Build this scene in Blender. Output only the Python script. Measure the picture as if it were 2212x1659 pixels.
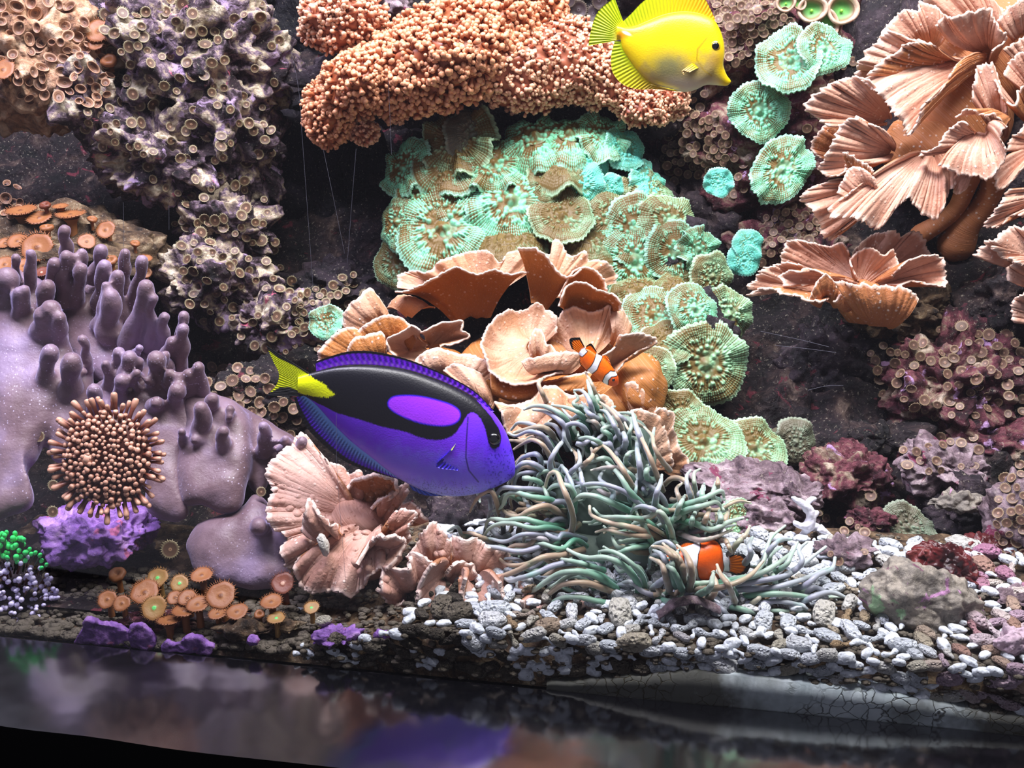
import bpy, bmesh, math, random
import numpy as np
from mathutils import Vector, Matrix
from mathutils.bvhtree import BVHTree

for o in list(bpy.data.objects): bpy.data.objects.remove(o, do_unlink=True)
scene = bpy.context.scene
COL = scene.collection
rng = np.random.default_rng(7)
random.seed(7)

# ------------------------------------------------------------------ camera
W, H = 2212, 1659
FPX = 2150.0
CAMZ, PITCH = 0.382, math.radians(18)
cam_d = bpy.data.cameras.new('camera'); cam = bpy.data.objects.new('camera', cam_d); COL.objects.link(cam)
cam_d.sensor_width = 36.0; cam_d.lens = 36.0*FPX/W; cam_d.clip_start = 0.01; cam_d.clip_end = 20
cam.location = (0, 0, CAMZ); cam.rotation_euler = (math.pi/2-PITCH, 0, 0)
scene.camera = cam

# ------------------------------------------------------------------ light
world = bpy.data.worlds.new('dark_room'); scene.world = world; world.use_nodes = True
bg = world.node_tree.nodes['Background']; bg.inputs[0].default_value = (0.62, 0.60, 0.75, 1); bg.inputs[1].default_value = 0.36
def area(name, loc, size, power, col, rot=(0, 0, 0)):
    d = bpy.data.lights.new(name, 'AREA'); d.shape = 'RECTANGLE'; d.size, d.size_y = size; d.energy = power; d.color = col
    o = bpy.data.objects.new(name, d); COL.objects.link(o); o.location = loc; o.rotation_euler = rot
    return o
area('aquarium_lamp', (0.14, 0.54, 1.20), (1.10, 0.26), 30, (1.0, 0.965, 0.97), (math.radians(5), 0, 0))
area('aquarium_lamp', (-0.50, 0.60, 1.15), (0.45, 0.26), 13, (0.78, 0.73, 1.0), (math.radians(6), 0, 0))
area('aquarium_lamp', (0.10, 0.96, 0.90), (1.0, 0.14), 1.2, (0.95, 0.95, 1.0))
vs = scene.view_settings
vs.view_transform = 'Standard'; vs.look = 'None'; vs.gamma = 1; vs.use_curve_mapping = False; vs.exposure = 0.25

cy = scene.cycles; cy.max_bounces = 6; cy.diffuse_bounces = 3; cy.glossy_bounces = 3; cy.transmission_bounces = 2; cy.transparent_max_bounces = 8; cy.caustics_reflective = False; cy.caustics_refractive = False

# ------------------------------------------------------------------ pixel rays
CT, ST = math.cos(PITCH), math.sin(PITCH)
def ray(px, py):
    x = (px-W/2)/FPX; y = -(py-H/2)/FPX
    return np.array([x, CT+y*ST, -ST+y*CT])
def at(px, py, Y):
    d = ray(px, py); t = Y/d[1]
    return np.array([d[0]*t, Y, CAMZ+d[2]*t])
def atz(px, py, z):
    d = ray(px, py); t = (z-CAMZ)/d[2]
    return np.array([d[0]*t, d[1]*t, z])
def at_arr(P, Y):
    P = np.asarray(P, float); Y = np.broadcast_to(np.asarray(Y, float), (len(P),))
    x = (P[:, 0]-W/2)/FPX; y = -(P[:, 1]-H/2)/FPX
    dy = CT+y*ST; t = Y/dy
    return np.stack([x*t, Y, CAMZ+(-ST+y*CT)*t], 1)
def mpp(Y): return Y/FPX/0.97          # metres per photo pixel at depth Y
_YP = np.array([[-200, 1.10], [0, 1.07], [200, 1.02], [400, .96], [700, .87], [1000, .765], [1200, .675], [1300, .625], [1400, .585], [1600, .53]])
def Yd(px, py): return float(np.interp(py, _YP[:, 0], _YP[:, 1])) - 0.055*(px/1106.0-1)

# ------------------------------------------------------------------ noise
def _hash(i, j, k, s):
    n = (i*374761393 + j*668265263 + k*2147483647 + s*974634777) & 0xffffffff
    n = ((n ^ (n >> 13))*1274126177) & 0xffffffff
    n = ((n ^ (n >> 16))*2246822519) & 0xffffffff
    return (n ^ (n >> 15)) & 0xffffffff
def vnoise(P, s=0):
    P = np.asarray(P, float); I = np.floor(P).astype(np.int64); f = P-I; u = f*f*f*(f*(f*6-15)+10)
    r = np.zeros(len(P))
    for dx in (0, 1):
        for dy in (0, 1):
            for dz in (0, 1):
                h = _hash(I[:, 0]+dx, I[:, 1]+dy, I[:, 2]+dz, s)
                gx = (h & 1023)/511.5-1; gy = ((h >> 10) & 1023)/511.5-1; gz = ((h >> 20) & 1023)/511.5-1
                w = (u[:, 0] if dx else 1-u[:, 0])*(u[:, 1] if dy else 1-u[:, 1])*(u[:, 2] if dz else 1-u[:, 2])
                r += w*(gx*(f[:, 0]-dx)+gy*(f[:, 1]-dy)+gz*(f[:, 2]-dz))
    return r
def fbm(P, o=4, s=0, g=.5):
    P = np.asarray(P, float); r = 0; a = 1
    for i in range(o):
        r = r+a*vnoise(P*2**i+i*17.3, s+i); a *= g
    return r
def worley(P, s=0):
    P = np.asarray(P, float); I = np.floor(P).astype(np.int64); best = np.full(len(P), 9.)
    for dx in (-1, 0, 1):
        for dy in (-1, 0, 1):
            for dz in (-1, 0, 1):
                a, b, c = I[:, 0]+dx, I[:, 1]+dy, I[:, 2]+dz; h = _hash(a, b, c, s)
                q = np.stack([a+(h & 1023)/1023., b+((h >> 10) & 1023)/1023., c+((h >> 20) & 1023)/1023.], 1)
                best = np.minimum(best, ((P-q)**2).sum(1))
    return np.sqrt(best)
def n1(x, s=0, o=2): 
    x = np.asarray(x, float); return fbm(np.stack([x, np.full_like(x, .37+s*3.1), np.full_like(x, .71)], 1), o, s)

# ------------------------------------------------------------------ mesh helpers
def new_mesh(name, V, F, mat=None, col=None, smooth=True):
    """V (n,3); F list of int arrays (k,3)/(k,4) or one array"""
    if not isinstance(F, list): F = [F]
    F = [np.asarray(f, np.int32) for f in F if len(f)]
    me = bpy.data.meshes.new(name)
    V = np.asarray(V, np.float32); me.vertices.add(len(V)); me.vertices.foreach_set('co', V.ravel())
    nl = sum(f.size for f in F); npoly = sum(len(f) for f in F)
    me.loops.add(nl); me.loops.foreach_set('vertex_index', np.concatenate([f.ravel() for f in F]))
    me.polygons.add(npoly)
    tot = np.concatenate([np.full(len(f), f.shape[1], np.int32) for f in F])
    me.polygons.foreach_set('loop_start', np.concatenate([[0], np.cumsum(tot)[:-1]]).astype(np.int32))
    me.polygons.foreach_set('loop_total', tot)
    me.polygons.foreach_set('use_smooth', np.full(npoly, smooth))
    me.update(calc_edges=True); me.validate()
    if col is not None: set_col(me, col)
    if mat is not None: me.materials.append(mat)
    return me
def set_col(me, col):
    col = np.asarray(col, np.float32)
    if col.shape[1] == 3: col = np.concatenate([col, np.ones((len(col), 1), np.float32)], 1)
    a = me.color_attributes.new('Col', 'FLOAT_COLOR', 'POINT'); a.data.foreach_set('color', col.ravel())
def props(o, label=None, cat=None, group=None, kind=None):
    if label: o['label'] = label
    if cat: o['category'] = cat
    if group: o['group'] = group
    if kind: o['kind'] = kind
    return o
def thing(name, loc, label, cat, group=None):
    o = bpy.data.objects.new(name, None); COL.objects.link(o); o.location = tuple(float(v) for v in loc)
    o.empty_display_size = .01
    return props(o, label, cat, group)
def part(name, V, F, mat, parent, col=None, label=None, kind=None, smooth=True):
    V = np.asarray(V, float)-np.array(origin(parent))
    me = new_mesh(name, V, F, mat, col, smooth); o = bpy.data.objects.new(name, me); COL.objects.link(o); o.parent = parent
    return props(o, label, None, None, kind)
def origin(o):
    p = np.array(o.location)
    while o.parent: o = o.parent; p = p+np.array(o.location)
    return p
def solid(name, V, F, mat, label=None, cat=None, group=None, kind=None, col=None, smooth=True):
    V = np.asarray(V, float); c = np.array([(V[:, 0].min()+V[:, 0].max())/2, (V[:, 1].min()+V[:, 1].max())/2, V[:, 2].min()])
    me = new_mesh(name, V-c, F, mat, col, smooth); o = bpy.data.objects.new(name, me); COL.objects.link(o); o.location = c
    return props(o, label, cat, group, kind)
class Acc:
    """collects pieces into one mesh"""
    def __init__(s): s.V = []; s.F = {}; s.C = []; s.n = 0
    def add(s, V, F, C=None):
        if not isinstance(F, list): F = [F]
        for f in F:
            f = np.asarray(f, np.int64)
            if len(f): s.F.setdefault(f.shape[1], []).append(f+s.n)
        s.V.append(np.asarray(V, float)); s.n += len(V)
        s.C.append(np.zeros((len(V), 3)) if C is None else np.asarray(C, float))
    def get(s): return np.concatenate(s.V), [np.concatenate(v) for v in s.F.values()], np.concatenate(s.C)
def norm(v):
    v = np.asarray(v, float); return v/(np.linalg.norm(v, axis=-1, keepdims=True)+1e-12)
_ico = {}
def ico(n):
    if n not in _ico:
        bm = bmesh.new(); bmesh.ops.create_icosphere(bm, subdivisions=n, radius=1)
        _ico[n] = (np.array([v.co[:] for v in bm.verts]), np.array([[v.index for v in f.verts] for f in bm.faces])); bm.free()
    return _ico[n]
def grid_faces(nu, nv, closed_u=False):
    a = np.arange(nu*nv).reshape(nu, nv)
    b = np.roll(a, -1, 0) if closed_u else a[1:]
    a = a if closed_u else a[:-1]
    return np.stack([a[:, :-1], b[:, :-1], b[:, 1:], a[:, 1:]], -1).reshape(-1, 4)
def crom(P, n, closed=False):
    """Catmull-Rom resample to n points, even in arc length"""
    P = np.asarray(P, float)
    if closed: Q = np.concatenate([P[-1:], P, P[:2]])
    else: Q = np.concatenate([2*P[:1]-P[1:2], P, 2*P[-1:]-P[-2:-1]])
    out = []
    for i in range(len(Q)-3):
        t = np.linspace(0, 1, 16, endpoint=False)[:, None]; a, b, c, d = Q[i:i+4]
        out.append(.5*(2*b+(c-a)*t+(2*a-5*b+4*c-d)*t*t+(3*b-a-3*c+d)*t**3))
    if not closed: out.append(P[-1:])
    else: out.append(P[:1])
    L = np.concatenate(out); s = np.concatenate([[0], np.cumsum(np.linalg.norm(np.diff(L, axis=0), axis=1))])
    q = np.linspace(0, s[-1], n, endpoint=not closed)
    return np.stack([np.interp(q, s, L[:, k]) for k in range(L.shape[1])], 1)
def tube(P, R, ns=8, cap=True):
    """tube along P (n,3) with radii R (n,); round end cap"""
    P = np.asarray(P, float); R = np.broadcast_to(np.asarray(R, float), (len(P),)).copy()
    if cap:
        d = norm(P[-1]-P[-2]); r = R[-1]
        P = np.concatenate([P, [P[-1]+d*r*.5, P[-1]+d*r*.85, P[-1]+d*r*1.0]]); R = np.concatenate([R, [r*.87, r*.5, r*.06]])
    T = norm(np.gradient(P, axis=0)); n = len(P)
    up = np.array([0.3, -1, .2]); N = np.zeros((n, 3)); v = up-T[0]*(up@T[0]); N[0] = norm(v)
    for i in range(1, n):
        v = N[i-1]-T[i]*(N[i-1]@T[i]); N[i] = norm(v)
    B = np.cross(T, N); a = np.linspace(0, 2*math.pi, ns, endpoint=False)
    V = P[:, None]+R[:, None, None]*(np.cos(a)[None, :, None]*N[:, None]+np.sin(a)[None, :, None]*B[:, None])
    idx = np.arange(n*ns).reshape(n, ns); j = np.roll(idx, -1, 1)
    F = np.stack([idx[:-1], j[:-1], j[1:], idx[1:]], -1).reshape(-1, 4)
    s = np.repeat(np.linspace(0, 1, n), ns)
    return V.reshape(-1, 3), F, s
def frame(n, up=(0, 0, 1)):
    n = norm(n); u = np.array(up, float); x = np.cross(u, n)
    if np.linalg.norm(x) < .05: x = np.cross([0, 1, 0], n)
    x = norm(x); y = np.cross(n, x); return np.stack([x, y, n], 1)    # columns
def ell(c, r, R=None, n=3):
    V, F = ico(n); V = V*np.asarray(r); V = V if R is None else V@np.asarray(R).T
    return V+np.asarray(c), F
def poly_sdf(P, poly):
    """signed distance (negative inside) of points P(n,2) to polygon"""
    P = np.asarray(P, float); A = np.asarray(poly, float); B = np.roll(A, -1, 0)
    d = np.full(len(P), 1e18); ins = np.zeros(len(P), bool)
    for a, b in zip(A, B):
        e = b-a; w = P-a; t = np.clip((w@e)/(e@e+1e-12), 0, 1); q = w-t[:, None]*e; d = np.minimum(d, (q**2).sum(1))
        c = (a[1] > P[:, 1]) != (b[1] > P[:, 1])
        with np.errstate(divide='ignore', invalid='ignore'):
            xi = a[0]+(P[:, 1]-a[1])/(b[1]-a[1])*(b[0]-a[0])
        ins ^= c & (P[:, 0] < xi)
    d = np.sqrt(d); return np.where(ins, -d, d)
def line_d(P, L):
    P = np.asarray(P, float); L = np.asarray(L, float); d = np.full(len(P), 1e18)
    for a, b in zip(L[:-1], L[1:]):
        e = b-a; w = P-a; t = np.clip((w@e)/(e@e+1e-12), 0, 1); d = np.minimum(d, ((w-t[:, None]*e)**2).sum(1))
    return np.sqrt(d)
def sstep(a, b, x): t = np.clip((np.asarray(x, float)-a)/(b-a), 0, 1); return t*t*(3-2*t)
def lin(c):
    if isinstance(c, str):
        c = [int(c[i:i+2], 16)/255 for i in (1, 3, 5)]
    return np.array([x/12.92 if x <= .04045 else ((x+.055)/1.055)**2.4 for x in c[:3]])
def mixc(a, b, t): return a*(1-np.asarray(t)[:, None])+b*np.asarray(t)[:, None]

# ------------------------------------------------------------------ material helpers
class NT:
    def __init__(s, name):
        s.m = bpy.data.materials.new(name); s.m.use_nodes = True; s.t = s.m.node_tree; s.b = s.t.nodes['Principled BSDF']; s.out = s.t.nodes['Material Output']
    def n(s, typ, ins=None, **kw):
        x = s.t.nodes.new(typ)
        for k, v in kw.items(): setattr(x, k, v)
        for k, v in (ins or {}).items():
            if hasattr(v, 'is_linked') or hasattr(v, 'links'): s.t.links.new(v, x.inputs[k])
            else: x.inputs[k].default_value = v
        return x
    def L(s, a, b): s.t.links.new(a, b)
    def coord(s): return s.n('ShaderNodeTexCoord').outputs['Object']
    def noise(s, scale, detail=4, rough=.55, vec=None, dist=0):
        return s.n('ShaderNodeTexNoise', {'Vector': vec if vec is not None else s.coord(), 'Scale': scale, 'Detail': detail, 'Roughness': rough, 'Distortion': dist}).outputs['Fac']
    def vor(s, scale, vec=None, feature='F1', out='Distance'):
        return s.n('ShaderNodeTexVoronoi', {'Vector': vec if vec is not None else s.coord(), 'Scale': scale}, feature=feature).outputs[out]
    def ramp(s, fac, stops, interp='LINEAR'):
        r = s.n('ShaderNodeValToRGB', {'Fac': fac}); cr = r.color_ramp; cr.interpolation = interp
        while len(cr.elements) < len(stops): cr.elements.new(.5)
        for e, (p, c) in zip(cr.elements, stops):
            e.position = p; e.color = (*lin(c), 1) if isinstance(c, (str, tuple)) else (c, c, c, 1)
        return r.outputs['Color']
    def mix(s, f, a, b, mode='MIX'):
        x = s.n('ShaderNodeMix', data_type='RGBA', blend_type=mode)
        for i, v in ((0, f), (6, a), (7, b)):
            if hasattr(v, 'links'): s.t.links.new(v, x.inputs[i])
            elif isinstance(v, str): x.inputs[i].default_value = (*lin(v), 1)
            else: x.inputs[i].default_value = v
        return x.outputs[2]
    def math(s, op, a, b=0., c=0.):
        x = s.n('ShaderNodeMath', operation=op)
        for i, v in enumerate((a, b, c)):
            if hasattr(v, 'links'): s.t.links.new(v, x.inputs[i])
            else: x.inputs[i].default_value = v
        return x.outputs[0]
    def attr(s, name='Col'): return s.n('ShaderNodeAttribute', attribute_name=name)
    def sep(s, v):
        x = s.n('ShaderNodeSeparateColor', {'Color': v}); return x.outputs
    def bump(s, h, strength=.5, dist=.002, normal=None):
        x = s.n('ShaderNodeBump', {'Height': h, 'Strength': strength, 'Distance': dist})
        if normal is not None: s.L(normal, x.inputs['Normal'])
        return x.outputs['Normal']
    def fin(s, col, rough=.5, normal=None, spec=.4, **kw):
        if hasattr(col, 'links'): s.L(col, s.b.inputs['Base Color'])
        else: s.b.inputs['Base Color'].default_value = (*lin(col), 1)
        if hasattr(rough, 'links'): s.L(rough, s.b.inputs['Roughness'])
        else: s.b.inputs['Roughness'].default_value = rough
        s.b.inputs['Specular IOR Level'].default_value = spec
        if normal is not None: s.L(normal, s.b.inputs['Normal'])
        for k, v in kw.items(): s.b.inputs[k.replace('_', ' ')].default_value = v
        return s.m
# ================================================================== setting
def rock_mat(name, stops, s1=34, bump=.7, speck=.5, spots=None, rough=.62):
    t = NT(name); co = t.coord()
    a = t.noise(s1, 7, .62, co, .6); c = t.ramp(a, stops)
    sp = t.noise(260, 5, .7, co); c = t.mix(speck, c, t.ramp(sp, [(.30, '#3a3236'), (.52, '#ffffff'), (.75, '#ffffff')]), 'MULTIPLY')
    for (sc, thr, hexc, seedv) in (spots or []):
        m = t.n('ShaderNodeMapping', {'Vector': co, 'Location': (seedv, seedv*.7, 2.3)}).outputs[0]
        f = t.ramp(t.noise(sc, 5, .6, m, .8), [(thr, 0.), (thr+.035, 1.)])
        c = t.mix(f, c, hexc)
    c = t.mix(t.ramp(t.noise(330, 4, .7, co), [(.60, 0.), (.68, speck*.7)]), c, '#d9cdb8')
    h = t.math('ADD', t.math('MULTIPLY', t.vor(150, co), .7), t.noise(120, 8, .68, co)); h = t.math('ADD', h, t.math('MULTIPLY', t.noise(420, 5, .7, co), .55))
    return t.fin(c, rough, t.bump(h, bump, .004), .35)
M_left = rock_mat('encrusted_rock', [(.36, '#120c14'), (.45, '#3a2830'), (.51, '#7c6777'), (.57, '#bba88f'), (.64, '#e6dabf'), (.73, '#ac8896')], 42, .9, .55, [(30, .61, '#b096b8', 3.1), (38, .64, '#c8647c', 8.4)])
M_tan = rock_mat('tan_crust_rock', [(.34, '#5b4034'), (.45, '#b98a68'), (.55, '#dcb592'), (.68, '#f0d3b4')], 48, .9, .45)
M_maroon = rock_mat('maroon_algae_rock', [(.34, '#160c12'), (.45, '#4e1f2b'), (.52, '#77404a'), (.58, '#8f7766'), (.66, '#cdbca8')], 36, .9, .5, [(46, .62, '#b892c0', 5.2)])
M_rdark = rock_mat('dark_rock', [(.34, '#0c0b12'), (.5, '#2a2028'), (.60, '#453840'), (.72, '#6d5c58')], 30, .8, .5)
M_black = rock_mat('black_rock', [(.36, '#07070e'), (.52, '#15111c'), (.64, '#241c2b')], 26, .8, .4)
M_purple = rock_mat('coralline_rock', [(.34, '#4b2e63'), (.46, '#8a5fb0'), (.56, '#a679c4'), (.68, '#c9a2da')], 60, .6, .35, [(70, .62, '#c06a96', 1.2)], .5)
M_grey = rock_mat('grey_rock', [(.32, '#544e48'), (.46, '#7d766e'), (.6, '#988f82'), (.72, '#b3aa9c')], 60, .5, .5, [(60, .64, '#b884b0', 3.3), (24, .64, '#8fae86', 9.1), (75, .64, '#6d4458', 6.)])
M_mauve = rock_mat('mauve_rock', [(.34, '#3a2a36'), (.46, '#7a656c'), (.56, '#a28d96'), (.68, '#cfbcbe')], 55, .8, .55, [(50, .62, '#7a3350', 4.)])
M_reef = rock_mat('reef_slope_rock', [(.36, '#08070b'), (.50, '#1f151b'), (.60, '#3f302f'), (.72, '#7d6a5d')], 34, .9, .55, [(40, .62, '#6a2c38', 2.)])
M_brown = rock_mat('brown_rubble', [(.34, '#1d1511'), (.48, '#54402e'), (.58, '#7d664c'), (.70, '#b3a283')], 60, .9, .5)

ROCKS = []          # (BVH, mesh verts) used to set things down on the rock
def reg(V, F):
    F = F if isinstance(F, list) else [F]
    ROCKS.append(BVHTree.FromPolygons([tuple(v) for v in V], [tuple(int(i) for i in f) for ff in F for f in ff]))
def hit(px, py, maxY=3):
    o = Vector((0, 0, CAMZ)); d = Vector(ray(px, py)).normalized(); best = None
    for b in ROCKS:
        l, n, i, dist = b.ray_cast(o, d)
        if l is not None and (best is None or dist < best[2]): best = (np.array(l), np.array(n), dist)
    if best is None: return at(px, py, Yd(px, py)), np.array([0, -.7, .7])
    n = best[1]
    if n@np.array(d) > 0: n = -n
    return best[0], n

# ---- front line of the tank on the floor
GA, GB = atz(-260, 1350, 0), atz(2500, 1618, 0)
gd = norm(GB-GA); GA, GB = GA-gd*.36, GB+gd*.30; gn = np.array([gd[1], -gd[0], 0]); gn = gn if gn[1] < 0 else -gn      # towards the viewer
def glassY(x): return GA[1]+(x-GA[0])*gd[1]/gd[0]
def box_along(a, b, depth0, depth1, z0, z1):
    P = []
    for q in (a, b):
        for d in (depth0, depth1):
            for z in (z0, z1):
                p = q+gn*d; P.append([p[0], p[1], z])
    F = [[0, 1, 3, 2], [4, 6, 7, 5], [0, 4, 5, 1], [2, 3, 7, 6], [1, 5, 7, 3], [0, 2, 6, 4]]
    return np.array(P), np.array(F)
t = NT('clear_acrylic'); tr = t.n('ShaderNodeBsdfTransparent', {'Color': (.975, .985, .99, 1)}); gl = t.n('ShaderNodeBsdfGlossy', {'Roughness': .03})
fr = t.n('ShaderNodeFresnel', {'IOR': 1.3}); mx = t.n('ShaderNodeMixShader', {0: fr.outputs[0], 1: tr.outputs[0], 2: gl.outputs[0]}); t.L(mx.outputs[0], t.out.inputs[0]); M_glass = t.m
V, F = box_along(GA, GB, 0.0, .010, -.02, .46)
pane = solid('window_1', V, F, M_glass, kind='structure', smooth=False)
props(pane, 'clear acrylic front pane of the aquarium with fine scratches')
# ---- black sill: polished ledge with a curved front edge
t = NT('black_polished_acrylic'); nz = t.noise(9, 3, .5)
M_sill = t.fin('#050509', .13, t.bump(nz, .10, .02), 1.0, IOR=2.3)
edge = [GA+gn*.045, atz(-300, 1512, 0), atz(0, 1568, 0), atz(200, 1592, 0), atz(400, 1622, 0), atz(700, 1655, 0), atz(1100, 1700, 0), atz(1700, 1765, 0), atz(2500, 1840, 0), GB+gn*.15]
E = crom(np.array(edge), 90); I = np.array([GA+gd*np.clip((e-GA)@gd, 0, None) for e in E])
EI = norm(E-I)
rows = [I+np.array([0, 0, -.06]), I, I+EI*.0006, I*.5+E*.5, E]
V = np.stack(rows, 1).reshape(-1, 3); sill = solid('trim_1', V, grid_faces(90, len(rows)), M_sill, kind='structure')
props(sill, 'black polished sill under the tank reflecting the corals')
t = NT('black_cabinet'); M_cab = t.fin('#030304', .7, None, .1)
ext = E.copy(); low = ext+np.array([0, .0, -.6]); V = np.stack([ext, low], 1).reshape(-1, 3)
solid('wall_front', V, grid_faces(90, 2), M_cab, kind='structure')
for nm, p in (('wall_left', GA), ('wall_right', GB)):
    a_, b_ = p-gn*.0, np.array([p[0], 1.40, 0]); w_ = .01 if nm == 'wall_right' else -.01
    V = np.array([[q[0]+dx, q[1], z] for q in (a_, b_) for dx in (0, w_) for z in (-.08, .8)]); solid(nm, V, np.array([[0, 1, 3, 2], [4, 6, 7, 5], [0, 4, 5, 1], [2, 3, 7, 6], [1, 5, 7, 3], [0, 2, 6, 4]]), M_black, kind='structure', smooth=False)
V = np.array([[GA[0]-.05, .40, -.08], [GB[0]+.05, .30, -.08], [GB[0]+.05, 1.6, -.08], [GA[0]-.05, 1.6, -.08]])
solid('floor', V, np.array([[0, 1, 2, 3]]), M_cab, kind='structure', smooth=False)
# ---- back wall and reef slope as height fields
nx, nz_ = 200, 130
X, Z = np.meshgrid(np.linspace(-1.0, .95, nx), np.linspace(-.07, .80, nz_), indexing='ij')
Q = np.stack([X.ravel(), np.zeros(nx*nz_), Z.ravel()], 1)
Yw = 1.30-.09*np.abs(fbm(Q*7, 4, 3))-.03*fbm(Q*26, 4, 8)
V = np.stack([Q[:, 0], Yw, Q[:, 2]], 1); F = grid_faces(nx, nz_)
solid('wall_back', V, F, M_black, kind='structure'); reg(V, F)
nx, ny = 260, 170
X, S = np.meshgrid(np.linspace(-.80, .80, nx), np.linspace(0, 1, ny), indexing='ij'); X = X.ravel(); S = S.ravel()
yy = .585+.085*0-.16*X+S*.62; zz = .0+np.interp(S, [0, .10, .25, .5, .8, 1], [.004, .012, .05, .16, .34, .44])
Q = np.stack([X, yy, zz], 1); nrm = norm(np.array([0, -.6, .8]))
dsp = -.035*np.abs(fbm(Q*9, 4, 5))+.022*fbm(Q*34, 4, 6)-.012*(1-np.clip(worley(Q*45, 2), 0, 1)); fade = sstep(0, .14, S)
V = Q+nrm*(dsp*fade-.05*fade)[:, None]; F = grid_faces(nx, ny)
reef = solid('floor_reef', V, F, M_reef, kind='structure'); reef.name = 'reef_slope'; props(reef, 'dark craggy reef slope rising to the back of the tank'); reg(V, F)

# ---- live rocks
def rock(px, py, rx, ry, Y, mat, label, sub=6, depth=.8, amp=.34, seed=0, crag=.010, fine=.0035, tilt=0, name='live_rock', pits=.008):
    s = mpp(Y); a, b = rx*s, ry*s; c = at(px, py, Y)
    D, F = ico(sub); k = 1+amp*fbm(D*1.6+seed*7.7, 3, seed)
    V = D*k[:, None]*np.array([a, max(a, b)*depth if depth < 3 else .02, b])
    ca, sa = math.cos(tilt), math.sin(tilt); V = np.stack([V[:, 0]*ca-V[:, 2]*sa, V[:, 1], V[:, 0]*sa+V[:, 2]*ca], 1)
    V = V+c
    d = crag*2*fbm(V*30+seed, 4, seed+1)-crag*1.6*np.abs(fbm(V*16+seed, 3, seed+9))+fine*2*fbm(V*110, 3, seed+2)-pits*np.clip(.55-worley(V*48+seed, seed+3), 0, 1)*1.8
    V = V+norm(D)*d[:, None]
    reg(V, F)
    return solid(name, V, F, mat, label, 'rock')
rock(395, 130, 215, 190, 1.03, M_left, 'tall purple and cream encrusted rock at the upper left', seed=1, crag=.016, pits=.016)
rock(350, 330, 150, 100, .975, M_left, 'encrusted rock jutting out over the dark cave on the left', seed=2, crag=.014, pits=.012)
rock(515, 300, 85, 150, 1.0, M_left, 'violet crusted rock edge beside the dark hollow', seed=3, crag=.013, pits=.012)
rock(70, 120, 170, 150, .985, M_tan, 'tan crusted boulder in the top left corner', seed=4, crag=.008, pits=.012)
rock(180, 205, 75, 90, .955, M_left, 'pale bulging rock below the tan boulder', sub=5, seed=34, crag=.010, pits=.010)
rock(490, 500, 110, 95, .96, M_left, 'purple topped rock in the middle of the left cave', sub=6, seed=5, crag=.013, pits=.012)
rock(465, 610, 120, 95, .925, M_left, 'polyp covered rock behind the grey finger coral', sub=6, seed=6, crag=.012, pits=.012)
rock(610, 690, 110, 70, .90, M_left, 'cream polyp rock above the yellow tail of the blue fish', sub=6, seed=7, crag=.010)
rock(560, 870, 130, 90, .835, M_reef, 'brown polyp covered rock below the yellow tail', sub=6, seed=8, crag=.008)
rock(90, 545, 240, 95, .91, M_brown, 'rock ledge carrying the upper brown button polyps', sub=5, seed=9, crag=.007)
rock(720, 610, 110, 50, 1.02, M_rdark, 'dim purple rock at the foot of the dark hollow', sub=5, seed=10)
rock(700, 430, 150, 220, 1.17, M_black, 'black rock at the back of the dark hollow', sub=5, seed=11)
rock(1010, 190, 370, 90, 1.05, M_rdark, 'dark ridge rock under the orange anemones', seed=12, depth=.35)
rock(815, 10, 70, 45, 1.09, M_mauve, 'dusky violet rock between the two left orange anemones', sub=5, seed=57)
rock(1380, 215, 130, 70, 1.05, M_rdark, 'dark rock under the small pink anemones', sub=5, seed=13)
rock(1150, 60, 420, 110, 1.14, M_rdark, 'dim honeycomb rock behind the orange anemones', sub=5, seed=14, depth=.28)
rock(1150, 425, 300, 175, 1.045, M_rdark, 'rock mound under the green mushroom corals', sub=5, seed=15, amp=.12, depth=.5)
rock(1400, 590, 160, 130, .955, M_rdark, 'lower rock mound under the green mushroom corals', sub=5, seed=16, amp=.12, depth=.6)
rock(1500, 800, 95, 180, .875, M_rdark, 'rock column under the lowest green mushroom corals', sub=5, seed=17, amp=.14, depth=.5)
rock(1640, 100, 200, 130, 1.08, M_maroon, 'dark rock beside the snout of the yellow fish', seed=18)
rock(1650, 330, 200, 190, 1.06, M_maroon, 'maroon algae rock between the green mushroom corals', seed=19)
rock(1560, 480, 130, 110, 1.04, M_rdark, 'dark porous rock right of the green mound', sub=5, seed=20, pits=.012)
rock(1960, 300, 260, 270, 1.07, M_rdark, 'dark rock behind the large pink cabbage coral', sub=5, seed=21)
rock(1700, 530, 120, 80, .99, M_maroon, 'polyp dotted rock left of the pink cabbage coral', sub=6, seed=22)
rock(1930, 660, 140, 60, .93, M_brown, 'brown crumbly rock under the middle cabbage coral', sub=6, seed=23, crag=.009)
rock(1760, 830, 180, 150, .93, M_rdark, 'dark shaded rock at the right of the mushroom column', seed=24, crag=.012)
rock(2060, 830, 190, 130, .87, M_maroon, 'maroon rock wall dotted with polyps at the right', seed=25, crag=.014, pits=.012)
rock(2180, 650, 100, 90, .88, M_reef, 'brown rock at the right edge below the cabbage coral', sub=5, seed=26)
rock(2030, 1000, 110, 50, .77, M_mauve, 'jutting pale ledge rock with dark red algae', seed=27, crag=.009, tilt=-.2)
rock(1830, 1030, 110, 75, .775, M_maroon, 'maroon rock behind the white coral fragment', seed=28, crag=.009)
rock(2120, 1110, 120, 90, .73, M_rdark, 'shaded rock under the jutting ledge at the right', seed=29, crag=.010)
rock(1600, 1030, 140, 38, .745, M_mauve, 'flat pinkish rock under the lowest mushroom corals', seed=30, crag=.004, fine=.002, tilt=-.06, pits=.003)
rock(1640, 1110, 120, 62, .715, M_mauve, 'violet crusted rock right of the anemone', seed=31, crag=.006, tilt=-.15)
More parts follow.
